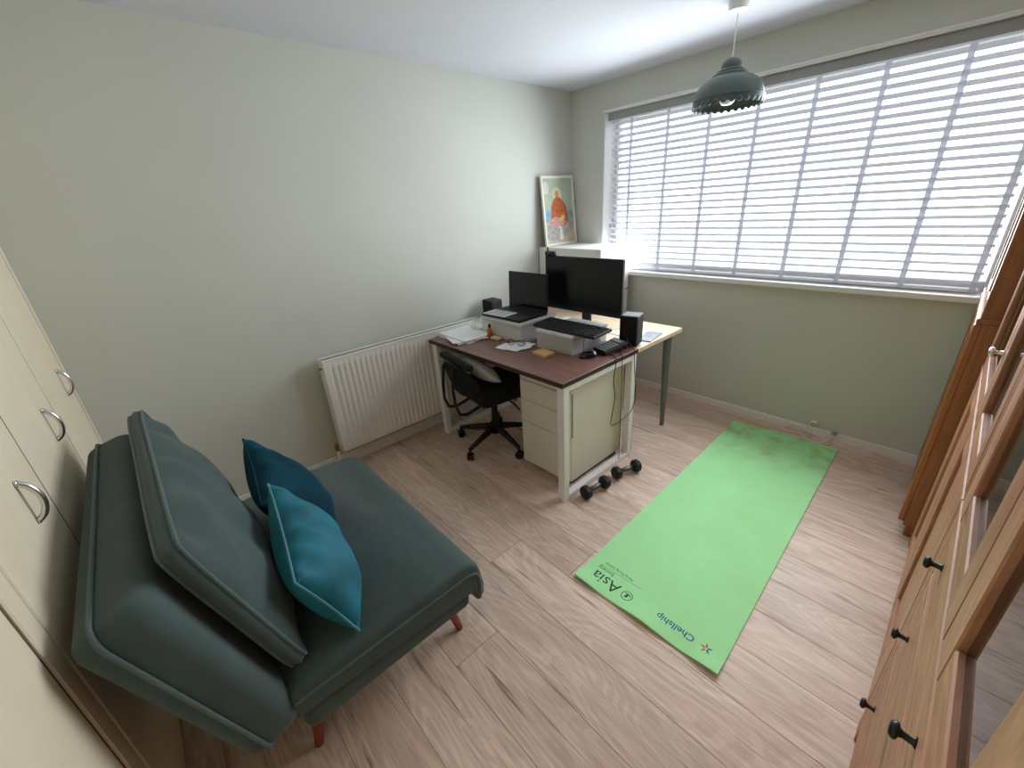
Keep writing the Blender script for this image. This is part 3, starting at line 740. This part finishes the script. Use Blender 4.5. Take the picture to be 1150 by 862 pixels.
shape('print_stream', [(.44, .06), (.5, .22), (.42, .26), (.54, .26), (.6, .06), (.52, .04)], 3, pcol('print_stream', srgb(225, 220, 212), .1))

# ------------------------------------------------------------------ things on the desks
def storage_box(x0, x1, y0, y1, h, label, zb=DZ):
    t = thing('storage_box', label, 'storage box', ((x0 + x1) / 2, (y0 + y1) / 2, zb))
    b = MB(); th = .004
    b.box(x0, x1, y0, y0 + th, zb, zb + h, .0015); b.box(x0, x1, y1 - th, y1, zb, zb + h, .0015)
    b.box(x0, x0 + th, y0 + th, y1 - th, zb, zb + h); b.box(x1 - th, x1, y0 + th, y1 - th, zb, zb + h); b.box(x0 + th, x1 - th, y0 + th, y1 - th, zb, zb + th)
    b.build('body', 'plastic', t)
    MB().box(x0 - .006, x1 + .006, y0 - .006, y1 + .006, zb + h - .004, zb + h + .012, .003).build('lid', 'plasticrim', t)
    b = MB()
    for k in range(4): b.box(x0 + .02 + .004 * k, x1 - .02 - .006 * k, y0 + .02, y1 - .03, zb + .006 + k * .02, zb + .022 + k * .02)
    b.build('contents', 'greyleg' if x0 > .5 else 'paper', t)
    return t
storage_box(.345, .735, -1.385, -1.06, .118, 'clear plastic storage box under the laptop')
storage_box(.855, 1.132, -1.362, -1.03, .104, 'clear plastic storage box under the black keyboard')
# laptop
ZL = DZ + .118 + .0125
lp = thing('laptop', 'open black laptop standing on a clear storage box', 'laptop', (.52, -1.2, ZL))
lb = MB().box(.335, .715, -1.375, -1.115, ZL, ZL + .018, .004, 2).build('base', 'black', lp)
b = MB()
for r in range(5):
    for c in range(14): b.box(.36 + c * .0235, .38 + c * .0235, -1.255 + r * .022, -1.237 + r * .022, ZL + .018, ZL + .0195)
b.build('keys', 'black', lb)
LM = Matrix.Translation((0, -1.115, ZL + .014)) @ Matrix.Rotation(math.radians(-3), 4, 'X')
MB().box(.335, .715, 0, .009, 0, .25, .003, 1, LM).build('lid', 'black', lp)
MB().box(.347, .703, -.0012, 0, .018, .24, 0, 1, LM).build('display', 'blackgl', lp)
b = MB(); b.box(.36, .57, -1.385, -1.255, ZL + .0202, ZL + .0212, 0, 1, rotz(.06, (.46, -1.32, 0)))
pp = b.build('paper_sheet', 'paper'); tag(pp, 'printed white sheet lying across the laptop', 'paper', 'loose papers')
b = MB()
for k in range(5): b.box(.375, .555, -1.375 + k * .024, -1.363 + k * .024, ZL + .0213, ZL + .0216, 0, 1, rotz(.06, (.46, -1.32, 0)))
b.build('printed_rows', 'print', pp)
# monitor
mo = thing('computer_monitor', 'large black monitor facing the desk chair', 'monitor', (.91, -.92, EZ))
MY = -1.0
MB().box(.600, 1.212, MY, MY + .022, .885, 1.232, .004, 2).build('screen_housing', 'black', mo)
MB().box(.606, 1.206, MY - .0012, MY + .0002, .900, 1.226).build('display', 'screen', mo)
MB().box(.74, 1.08, MY + .022, MY + .05, .94, 1.16, .012, 2).build('rear_housing', 'black', mo)
MB().box(.872, .942, MY + .05, MY + .075, EZ + .01, 1.10, .006).build('stand_neck', 'black', mo)
MB().box(.80, 1.02, -1.0, -.80, EZ, EZ + .012, .005, 2).build('stand_base', 'black', mo)
wc = thing('webcam', 'small black webcam clipped on top of the monitor', 'webcam', (.655, MY, 1.232))
MB().box(.612, .70, MY - .018, MY + .014, 1.2325, 1.262, .009, 2).build('body', 'black', wc)
MB().lathe([(.012, 0), (.012, .006), (.008, .008), (.001, .006)], 14, Matrix.Translation((.65, MY - .018, 1.248)) @ Matrix.Rotation(PI / 2, 4, 'X')).build('lens', 'blackgl', wc)
MB().tube([(.632, MY, 1.255), (.625, MY, 1.285)], .006, 8).build('clip', 'black', wc)
# keyboard
ZK = DZ + .104 + .0125
KM = Matrix.Translation((1.035, -1.255, ZK)) @ Matrix.Rotation(-.0, 4, 'Z') @ Matrix.Rotation(.05, 4, 'X')
kb = thing('keyboard', 'black computer keyboard lying on a clear storage box', 'keyboard', (1.035, -1.255, ZK))
kbb = MB().box(-.235, .235, -.085, .085, .003, .021, .005, 2, KM).build('body', 'black', kb)
b = MB()
for r in range(6):
    for c in range(21):
        if c in (15, 18) and r < 5: continue
        b.box(-.225 + c * .0215, -.207 + c * .0215, -.073 + r * .0245, -.054 + r * .0245, .021, .027, .0, 1, KM)
b.build('keys', 'black', kbb)
# mouse
ms = thing('computer_mouse', 'black computer mouse on the dark desk', 'mouse', (1.215, -1.315, DZ))
def mousefn(u, v):
    t = v * PI / 2; a = 2 * PI * u
    r = math.sin(t) ** .8
    x = .031 * r * math.cos(a); y = .056 * r * math.sin(a); z = .034 * math.cos(t) ** .8 if v < 1 else 0
    p = Matrix.Rotation(-.5, 4, 'Z') @ Vector((x, y, z)); return Vector((1.215, -1.315, DZ)) + p
b = MB(); b.grid(mousefn, 24, 8); b.build('shell', 'blackgl', ms, smooth=True)
b = MB(); b.tube([Vector((1.215, -1.315, DZ)) + Matrix.Rotation(-.5, 4, 'Z') @ Vector(p) for p in ((0, .022, .029), (0, .036, .026))], .005, 10); b.build('scroll_wheel', 'silverpl', ms)
# telephone
PHM = Matrix.Translation((1.255, -1.155, DZ + .0055)) @ Matrix.Rotation(-.25, 4, 'Z') @ Matrix.Rotation(.2, 4, 'X')
ph = thing('desk_telephone', 'black push-button desk phone with a small display beside the mouse', 'telephone', (1.255, -1.155, DZ))
pb = MB().box(-.058, .058, -.085, .085, .012, .036, .006, 2, PHM).build('body', 'black', ph)
b = MB(); b.box(-.05, .05, .070, .078, -.0105, .02, 0, 1, PHM); b.build('foot', 'black', ph)
MB().box(-.042, .042, .042, .072, .036, .038, 0, 1, PHM).build('display', mat('lcd', srgb(120, 128, 120), .3), pb)
b = MB()
for r in range(5):
    for c in range(4): b.box(-.046 + c * .024, -.030 + c * .024, -.075 + r * .022, -.061 + r * .022, .036, .0395, .0, 1, PHM)
b.build('keypad', 'silverpl', pb)
# speakers
def speaker(x0, x1, y0, y1, zb, h, label, ang=0):
    c = ((x0 + x1) / 2, (y0 + y1) / 2, 0); R_ = rotz(ang, c)
    s = thing('speaker', label, 'speaker', (c[0], c[1], zb))
    MB().box(x0, x1, y0 + .006, y1, zb, zb + h, .008, 2, R_).build('cabinet', 'black', s)
    MB().box(x0 + .004, x1 - .004, y0, y0 + .007, zb + .004, zb + h - .004, .003, 1, R_).build('grille', 'blackfab', s)
    MB().box(c[0] - .008, c[0] + .008, y0 - .002, y0, zb + .012, zb + .016, 0, 1, R_).build('badge', 'silverpl', s)
    return s
speaker(1.215, 1.325, -1.035, -.915, DZ, .185, 'black desktop speaker at the right end of the dark desk', .25)
speaker(.055, .175, -1.15, -1.04, DZ, .165, 'black desktop speaker by the left wall behind the laptop', -.1)
# stack of papers on the left end
pz = DZ
for k in range(7):
    cx, cy = .285 + random.uniform(-.02, .02), -1.49 + random.uniform(-.03, .03); a = random.uniform(-.35, .1) if k < 6 else -.02
    b = MB(); t = random.choice((.002, .003, .004)); b.box(cx - .16, cx + .16, cy - .12, cy + .12, pz, pz + t, 0, 1, rotz(a, (cx, cy, 0)))
    lab = 'topmost plain white sheet of the paper pile at the left end of the desk' if k == 6 else 'white sheet in the paper pile at the left end of the desk'
    tag(b.build('paper_sheet', 'paper' if k != 3 else mat('folder_red', srgb(196, 140, 130), .7)), 'pinkish folder sheet in the paper pile on the desk' if k == 3 else lab, 'paper', 'paper pile on the desk')
    pz += t + .0004
b = MB(); b.box(.05, .38, -1.315, -1.17, DZ, DZ + .003, 0, 1, rotz(.2, (.2, -1.25, 0))); tag(b.build('paper_sheet', 'paper'), 'white sheet by the left wall behind the paper pile', 'paper')
# crumpled papers with glasses
for k, (cx, cy, a, w_, h_) in enumerate(((.735, -1.475, .2, .085, .055), (.765, -1.43, -.35, .075, .05), (.79, -1.385, .1, .045, .03))):
    z = DZ + .001 + .003 * k
    b = MB(); Rz = rotz(a, (cx, cy, 0))
    b.grid(lambda u, v: Rz @ Vector((cx + (u - .5) * 2 * w_, cy + (v - .5) * 2 * h_, z + .0035 * (1 + nz(u * 1.7 + k, v * 1.7, .3, 2)))), 10, 8)
    lab = ('creased white note lying flat under the eyeglasses', 'folded white note on top of the creased note', 'small white slip beside the keyboard box')[k]
    o = b.build('paper_note', 'paper'); sm = o.modifiers.new('thickness', 'SOLIDIFY'); sm.thickness = .0006; tag(o, lab, 'paper')
eg = thing('eyeglasses', 'dark rimmed eyeglasses folded on the white notes', 'glasses', (.755, -1.45, DZ + .012))
GZ = DZ + .016
EM = Matrix.Translation((.757, -1.455, GZ)) @ Matrix.Rotation(.35, 4, 'Z')
for s in (-1, 1):
    MB().tube([EM @ Vector((s * .033 + .025 * math.cos(2 * PI * k / 20), .005, .016 + .018 * math.sin(2 * PI * k / 20))) for k in range(20)], .0022, 6, True).build('rim', 'blackgl', eg, smooth=True)
    MB().tube([EM @ Vector(p) for p in ((s * .058, .005, .022), (s * .06, .02, .022), (s * .03, .05, .012), (-s * .03, .055 + .01 * s, .004), (-s * .05, .05 + .01 * s, -.002))], .002, 6).build('temple', 'blackgl', eg, smooth=True)
MB().tube([EM @ Vector(p) for p in ((-.008, .005, .02), (0, .005, .025), (.008, .005, .02))], .002, 6).build('bridge', 'blackgl', eg)
# kraft box
kbx = thing('kraft_notebook', 'small tan kraft notebook on the front of the desk', 'notebook', (.985, -1.44, DZ))
R_ = rotz(-.1, (.985, -1.44, 0))
MB().box(.935, 1.04, -1.485, -1.405, DZ, DZ + .0145, .001, 1, R_).build('pages', 'sponge', kbx)
MB().box(.933, 1.043, -1.488, -1.403, DZ + .0145, DZ + .018, .001, 1, R_).build('cover', 'kraft', kbx)
# bottle, bag, sponge
bo = thing('amber_bottle', 'small amber bottle with dark cap in front of the laptop box', 'bottle', (.44, -1.425, DZ))
mt = Matrix.Translation((.455, -1.412, DZ))
MB().lathe([(.001, 0), (.017, 0), (.018, .004), (.018, .05), (.013, .062), (.008, .068), (.008, .076)], 18, mt).build('body', 'orange', bo, smooth=True, auto=50)
MB().lathe([(.010, .074), (.010, .092), (.001, .093)], 16, mt).build('cap', 'black', bo, smooth=True, auto=50)
b = MB()
def bagfn(u, v):
    a = 2 * PI * u; t = v * PI / 2
    r = .075 * math.sin(t) ** .7 * (1 + .35 * nz(math.cos(a) * 1.3, math.sin(a) * 1.3, v, 2.0))
    return Vector((.255 + r * math.cos(a) * .8, -1.345 + r * math.sin(a) * .8, DZ + .0055 + .07 * math.cos(t) * (1 + .5 * nz(math.cos(a), math.sin(a), 2 + v, 2.2)) if v < 1 else DZ + .0055))
b.grid(bagfn, 24, 10)
tag(b.build('plastic_bag', 'bag', smooth=True), 'crumpled clear plastic bag beside the laptop box', 'bag')
b = MB(); b.box(.49, .565, -1.44, -1.40, DZ, DZ + .02, .006, 2, rotz(.1, (.52, -1.42, 0)))
tag(b.build('soap_bar', 'sponge', smooth=True), 'cream coloured small bar in front of the amber bottle', 'soap')
# magazine / papers on birch desk
b = MB(); b.box(1.235, 1.325, -.87, -.66, EZ, EZ + .006, .001, 1, rotz(.15, (1.28, -.77, 0))); tag(b.build('magazine', 'magazine'), 'grey covered magazine on the birch desk beside the speaker', 'magazine')
b = MB(); b.box(.55, .76, -.98, -.70, EZ, EZ + .012, .0, 1, rotz(.05, (.65, -.84, 0))); tag(b.build('paper_stack', 'paper'), 'white paper stack on the birch desk behind the monitor', 'paper')
b = MB(); b.box(1.04, 1.2, -.86, -.66, EZ, EZ + .004, .0, 1, rotz(-.2, (1.12, -.76, 0))); tag(b.build('paper_sheet', 'paper'), 'white sheet on the birch desk beside the monitor stand', 'paper')

# cables
def cable(name, label, pts, r, m, step=.015):
    P = [Vector(p) for p in pts]; out = []
    for i in range(len(P) - 1):      # catmull-rom
        p0, p1, p2, p3 = P[max(i - 1, 0)], P[i], P[i + 1], P[min(i + 2, len(P) - 1)]
        n = max(2, int((p2 - p1).length / step))
        for k in range(n):
            t = k / n
            out.append(.5 * ((2 * p1) + (-p0 + p2) * t + (2 * p0 - 5 * p1 + 4 * p2 - p3) * t * t + (-p0 + 3 * p1 - 3 * p2 + p3) * t ** 3))
    out.append(P[-1])
    return tag(MB().tube(out, r, 6).build(name, m, smooth=True), label, 'cable')
cable('hanging_cable', 'black cable looping down over the right end of the desk', [(1.25, -1.03, DZ + .10), (1.32, -1.06, DZ + .03), (1.362, -1.075, DZ + .004), (1.368, -1.08, .68), (1.372, -1.06, .52), (1.37, -1.045, .42), (1.372, -1.10, .35), (1.374, -1.22, .33), (1.374, -1.30, .345), (1.372, -1.285, .43), (1.372, -1.27, .52), (1.372, -1.29, .62), (1.37, -1.27, .72), (1.345, -1.24, DZ + .003), (1.27, -1.20, DZ + .003)], .0025, 'black')
cable('phone_cable', 'thin black cable running from the phone over the desk edge', [(1.30, -1.13, DZ + .003), (1.335, -1.17, DZ + .003), (1.363, -1.2, DZ - .002), (1.367, -1.2, .6), (1.367, -1.195, .4), (1.367, -1.19, .05)], .0018, 'black')
cable('keyboard_cable', 'black cable hanging from the keyboard behind the mouse', [(1.20, -1.335, ZK + .01), (1.203, -1.345, DZ + .06), (1.19, -1.33, DZ + .004), (1.16, -1.25, DZ + .004)], .002, 'black')
cable('floor_cable', 'black cable lying on the floor under the desk behind the chair', [(.25, -1.55, .004), (.33, -1.50, .004), (.42, -1.42, .004), (.40, -1.33, .004), (.52, -1.28, .004), (.7, -1.3, .004)], .003, 'black')
cable('floor_cable', 'white cable lying on the floor by the radiator under the desk', [(.22, -1.35, .004), (.32, -1.38, .004), (.36, -1.30, .004), (.46, -1.22, .004), (.6, -1.15, .004)], .003, 'cordw')

# wall sockets and white cord
def socket(x, z, label, r=.02):
    s = thing('wall_socket', label, 'socket', (x, -.001, z))
    MB().box(x - r, x + r, -.026, 0, z - r, z + r, .004, 2).build('housing', 'white', s)
    MB().lathe([(.012, 0), (.012, .002), (.008, .002), (.006, -.004), (.0005, -.004)], 14, Matrix.Translation((x, -.0255, z)) @ Matrix.Rotation(PI / 2, 4, 'X')).build('socket_face', 'knob', s)
    return s
socket(2.112, .082, 'round white cable outlet above the baseboard beyond the yoga mat', .018)
b = MB(); b.box(2.216, 2.246, -.034, -.0145, .05, .072, .003); b.box(2.222, 2.24, -.05, -.034, .054, .068, .003)
tag(b.build('cable_plug', 'silverpl'), 'small grey plug fixed on the baseboard beside the white outlet', 'plug')
cable('white_cord', 'white cord looping over the floor at the window baseboard', [(2.236, -.045, .062), (2.224, -.05, .04), (2.21, -.062, .012), (2.173, -.138, .0155), (2.137, -.133, .0155), (2.091, -.092, .008), (2.062, -.055, .006), (2.01, -.06, .006), (1.962, -.075, .006), (1.950, -.045, .008), (1.964, -.024, .021), (2.006, -.024, .048), (2.058, -.024, .042), (2.118, -.026, .018), (2.174, -.036, .010), (2.212, -.04, .006), (2.236, -.066, .006), (2.222, -.105, .013), (2.19, -.115, .0145)], .0042, 'cordw')

# ------------------------------------------------------------------ yoga mat and its printing
MC = [Vector((1.711, -2.043)), Vector((2.337, -2.029)), Vector((2.284, -.118)), Vector((1.669, -.154))]   # near-left, near-right, far-right, far-left
def matxy(u, v): return (MC[0] * (1 - u) + MC[1] * u) * (1 - v) + (MC[3] * (1 - u) + MC[2] * u) * v
def matz(u, v):
    e = v * 1.9
    return .0065 + .011 * math.exp(-(e / .055) ** 2) * (.5 + .5 * math.sin(u * 13 + 1.2)) + .0015 * math.exp(-((1 - v) * 1.9 / .06) ** 2)
ym = MB()
NU, NV = 28, 80
vfun = lambda v: v ** 1.8
def mtop(u, v): v = vfun(v); p = matxy(u, v); return Vector((p.x, p.y, matz(u, v)))
def mbot(u, v): v = vfun(v); p = matxy(u, v); return Vector((p.x, p.y, matz(u, v) - .0062))
ym.grid(mtop, NU, NV); ym.grid(mbot, NU, NV)
for fn in (lambda u, v: mtop(u, 0).lerp(mbot(u, 0), v), lambda u, v: mtop(u, 1).lerp(mbot(u, 1), v)): ym.grid(fn, NU, 1)
for fn in (lambda u, v: mtop(0, u).lerp(mbot(0, u), v), lambda u, v: mtop(1, u).lerp(mbot(1, u), v)): ym.grid(fn, NV, 1)
ymo = ym.build('yoga_mat', 'green', None, smooth=True, origin=(MC[0].x, MC[0].y, 0), auto=40)
tag(ymo, 'bright green yoga mat with printed logos on the floor', 'yoga mat')
def drape(o):
    for v in o.data.vertices:
        w = v.co + ymo.location + Vector(o.location)
        # invert bilinear approximately
        uu = (w.x - (MC[0].x + MC[3].x) / 2) / .62; vv = (w.y - MC[0].y) / 1.9
        for _ in range(6):
            p = matxy(uu, vv); uu += (w.x - p.x) / .62; vv += (w.y - p.y) / 1.9
        v.co.z += matz(min(max(uu, 0), 1), min(max(vv, 0), 1)) + .0002
def put_text(name, s, x, y, width, m, bold=0.0, shear=0.0, h=None):
    """text reads toward -x with its top toward the near edge; (x,y) = start of baseline"""
    cu = bpy.data.curves.new(name, 'FONT'); cu.body = s; cu.size = 1; cu.offset = bold; cu.shear = shear; cu.resolution_u = 3
    tmp = bpy.data.objects.new('tmp_text', cu); COL.objects.link(tmp)
    bpy.context.view_layer.update()
    me = bpy.data.meshes.new_from_object(tmp.evaluated_get(bpy.context.evaluated_depsgraph_get()))
    bpy.data.objects.remove(tmp)
    xs = [v.co.x for v in me.vertices]; ysv = [v.co.y for v in me.vertices]
    k = width / (max(xs) - min(xs)); ky = k if h is None else h / (max(ysv) - min(0, min(ysv)))
    x0 = min(xs)
    for v in me.vertices: v.co = Vector((-(v.co.x - x0) * k, -v.co.y * ky, 0))
    me.materials.append(M[m]); o = bpy.data.objects.new(name, me); COL.objects.link(o); o.parent = ymo
    o.location = (x - ymo.location.x, y - ymo.location.y, 0); drape(o); return o
put_text('lettering', 'Asia', 1.898, -1.947, .135, 'ink')
put_text('lettering', 'Society', 1.838, -1.914, .082, 'ink')
put_text('lettering', 'Hong Kong Center', 1.912, -1.882, .145, 'ink')
put_text('lettering', 'Chellship', 2.222, -1.948, .152, 'inkblue', .012)
def flat(name, polys, m):
    b = MB()
    for P in polys:
        vs_ = [b.bm.verts.new((x, y, 0)) for x, y in P]
        b.bm.faces.new(vs_)
    o = b.build(name, m, None, origin=(ymo.location.x, ymo.location.y, 0)); o.parent = ymo; o.location = (0, 0, 0); drape(o); return o
def ringp(cx, cy, r0, r1, n=28): 
    return [[(cx + r0 * math.cos(2 * PI * k / n), cy + r0 * math.sin(2 * PI * k / n)), (cx + r1 * math.cos(2 * PI * k / n), cy + r1 * math.sin(2 * PI * k / n)), (cx + r1 * math.cos(2 * PI * (k + 1) / n), cy + r1 * math.sin(2 * PI * (k + 1) / n)), (cx + r0 * math.cos(2 * PI * (k + 1) / n), cy + r0 * math.sin(2 * PI * (k + 1) / n))] for k in range(n)]
lc = (1.937, -1.972)
flat('emblem', ringp(lc[0], lc[1], .0215, .0245), 'ink')
def L_(pts): return [[(lc[0] - x * .022, lc[1] - y * .022) for x, y in P] for P in pts]
# little seated-lion like mark inside the ring
flat('emblem', L_([[(-.55, -.55), (.6, -.55), (.55, -.35), (-.1, -.3), (-.5, -.38)], [(-.15, -.3), (.15, -.32), (.3, .1), (.2, .45), (-.05, .5), (-.2, .2)], [(.2, .45), (.45, .4), (.5, .2), (.28, .15)], [(-.6, -.4), (-.45, -.35), (-.5, .0), (-.65, .05)]]), 'ink')
flat('emblem', [[(1.96, -1.9015), (1.757, -1.9085), (1.757, -1.9070), (1.96, -1.9000)]], 'ink')
sc = (2.268, -1.962)
def star(a0, n, r0, r1, sub): 
    return [[(sc[0] + r * math.cos(math.radians(a + d)), sc[1] + r * math.sin(math.radians(a + d))) for r, d in ((r0, -28), (r1, 0), (r0, 28), (r0 * .4, 0))] for a in sub]
flat('emblem', star(0, 5, .009, .026, (100, 172, 244)), 'inkred')
flat('emblem', star(0, 5, .009, .026, (316, 28)), 'inkblue')

# ------------------------------------------------------------------ dumbbells
def dumbbell(p, q, label):
    p, q = Vector(p), Vector(q); d = (q - p).normalized()
    t = thing('dumbbell', label, 'dumbbell', ((p.x + q.x) / 2, (p.y + q.y) / 2, 0), 'dumbbells beside the desk')
    rot = d.to_track_quat('Z', 'Y').to_matrix().to_4x4()
    MB().tube([p, p.lerp(q, .5), q], [.013, .015, .013], 14).build('handle', mat('steel_grip', srgb(96, 98, 100), .35, .7), t, smooth=True)
    for c, s in ((p, -1), (q, 1)):
        mt = Matrix.Translation(c) @ rot
        MB().lathe([(.001, -.024), (.026, -.024), (.030, -.022), (.039, -.012), (.039, .012), (.030, .022), (.026, .024), (.001, .024)], 10, mt).build('weight_head', 'black', t, smooth=True, auto=30)
    return t
dumbbell((1.412, -1.575, .039), (1.432, -1.428, .039), 'black dumbbell nearer the desk corner')
dumbbell((1.432, -1.305, .039), (1.475, -1.165, .039), 'black dumbbell farther along the desk frame')

# ------------------------------------------------------------------ pendant lamp
LX, LY = 1.515, -.60
pl = thing('pendant_lamp', 'sage green pendant lamp with scalloped rim hanging before the window', 'lamp', (LX, LY, H))
MB().lathe([(.046, 0), (.046, -.012), (.040, -.034), (.02, -.042), (.001, -.043)], 24, Matrix.Translation((LX, LY, H))).build('ceiling_rose', 'white', pl, smooth=True, auto=50)
MB().tube([(LX, LY, H - .04), (LX, LY, 2.12)], .003, 8).build('cord', 'cordw', pl)
ZS = 1.958
prof = [(.166, 0), (.166, .02), (.160, .045), (.148, .072), (.128, .095), (.104, .110), (.088, .117), (.082, .120), (.082, .126), (.070, .132), (.064, .135), (.064, .141), (.052, .148), (.046, .152), (.047, .162), (.043, .176), (.032, .188), (.016, .195), (.003, .197)]
b = MB(); b.lathe(prof, 48, Matrix.Translation((LX, LY, ZS)))
b.lathe([(r - .004 if r > .02 else r, z - .004) for r, z in prof[:-3]], 48, Matrix.Translation((LX, LY, ZS)))
b.lathe([(.166, 0), (.162, -.004)], 48, Matrix.Translation((LX, LY, ZS)))
sh = b.build('shade', 'lampg', pl, smooth=True, auto=35)
MB().lathe([(.1675, .020), (.169, .024), (.1665, .028)], 48, Matrix.Translation((LX, LY, ZS))).build('rim_band', 'lampg', sh, smooth=True)
NS = 30
for k in range(NS):
    a = 2 * PI * k / NS
    mt = Matrix.Translation((LX + .1635 * math.cos(a), LY + .1635 * math.sin(a), ZS - .001)) @ Matrix.Rotation(a, 4, 'Z') @ Matrix.Rotation(PI / 2, 4, 'Y')
    MB().lathe([(.0005, -.0028), (.0115, -.0026), (.0128, -.001), (.0128, .001), (.0115, .0026), (.0005, .0028)], 12, mt).build('scallop', 'lampg', sh, smooth=True)
b = MB(); b.lathe([(.001, 0), (.022, .004), (.034, .016), (.038, .034), (.032, .054), (.018, .068), (.015, .08)], 24, Matrix.Translation((LX, LY, ZS - .004))); b.build('bulb', 'bulb', pl, smooth=True)
MB().lathe([(.018, .08), (.018, .15), (.006, .19)], 18, Matrix.Translation((LX, LY, ZS))).build('lamp_holder', 'white', pl, smooth=True)
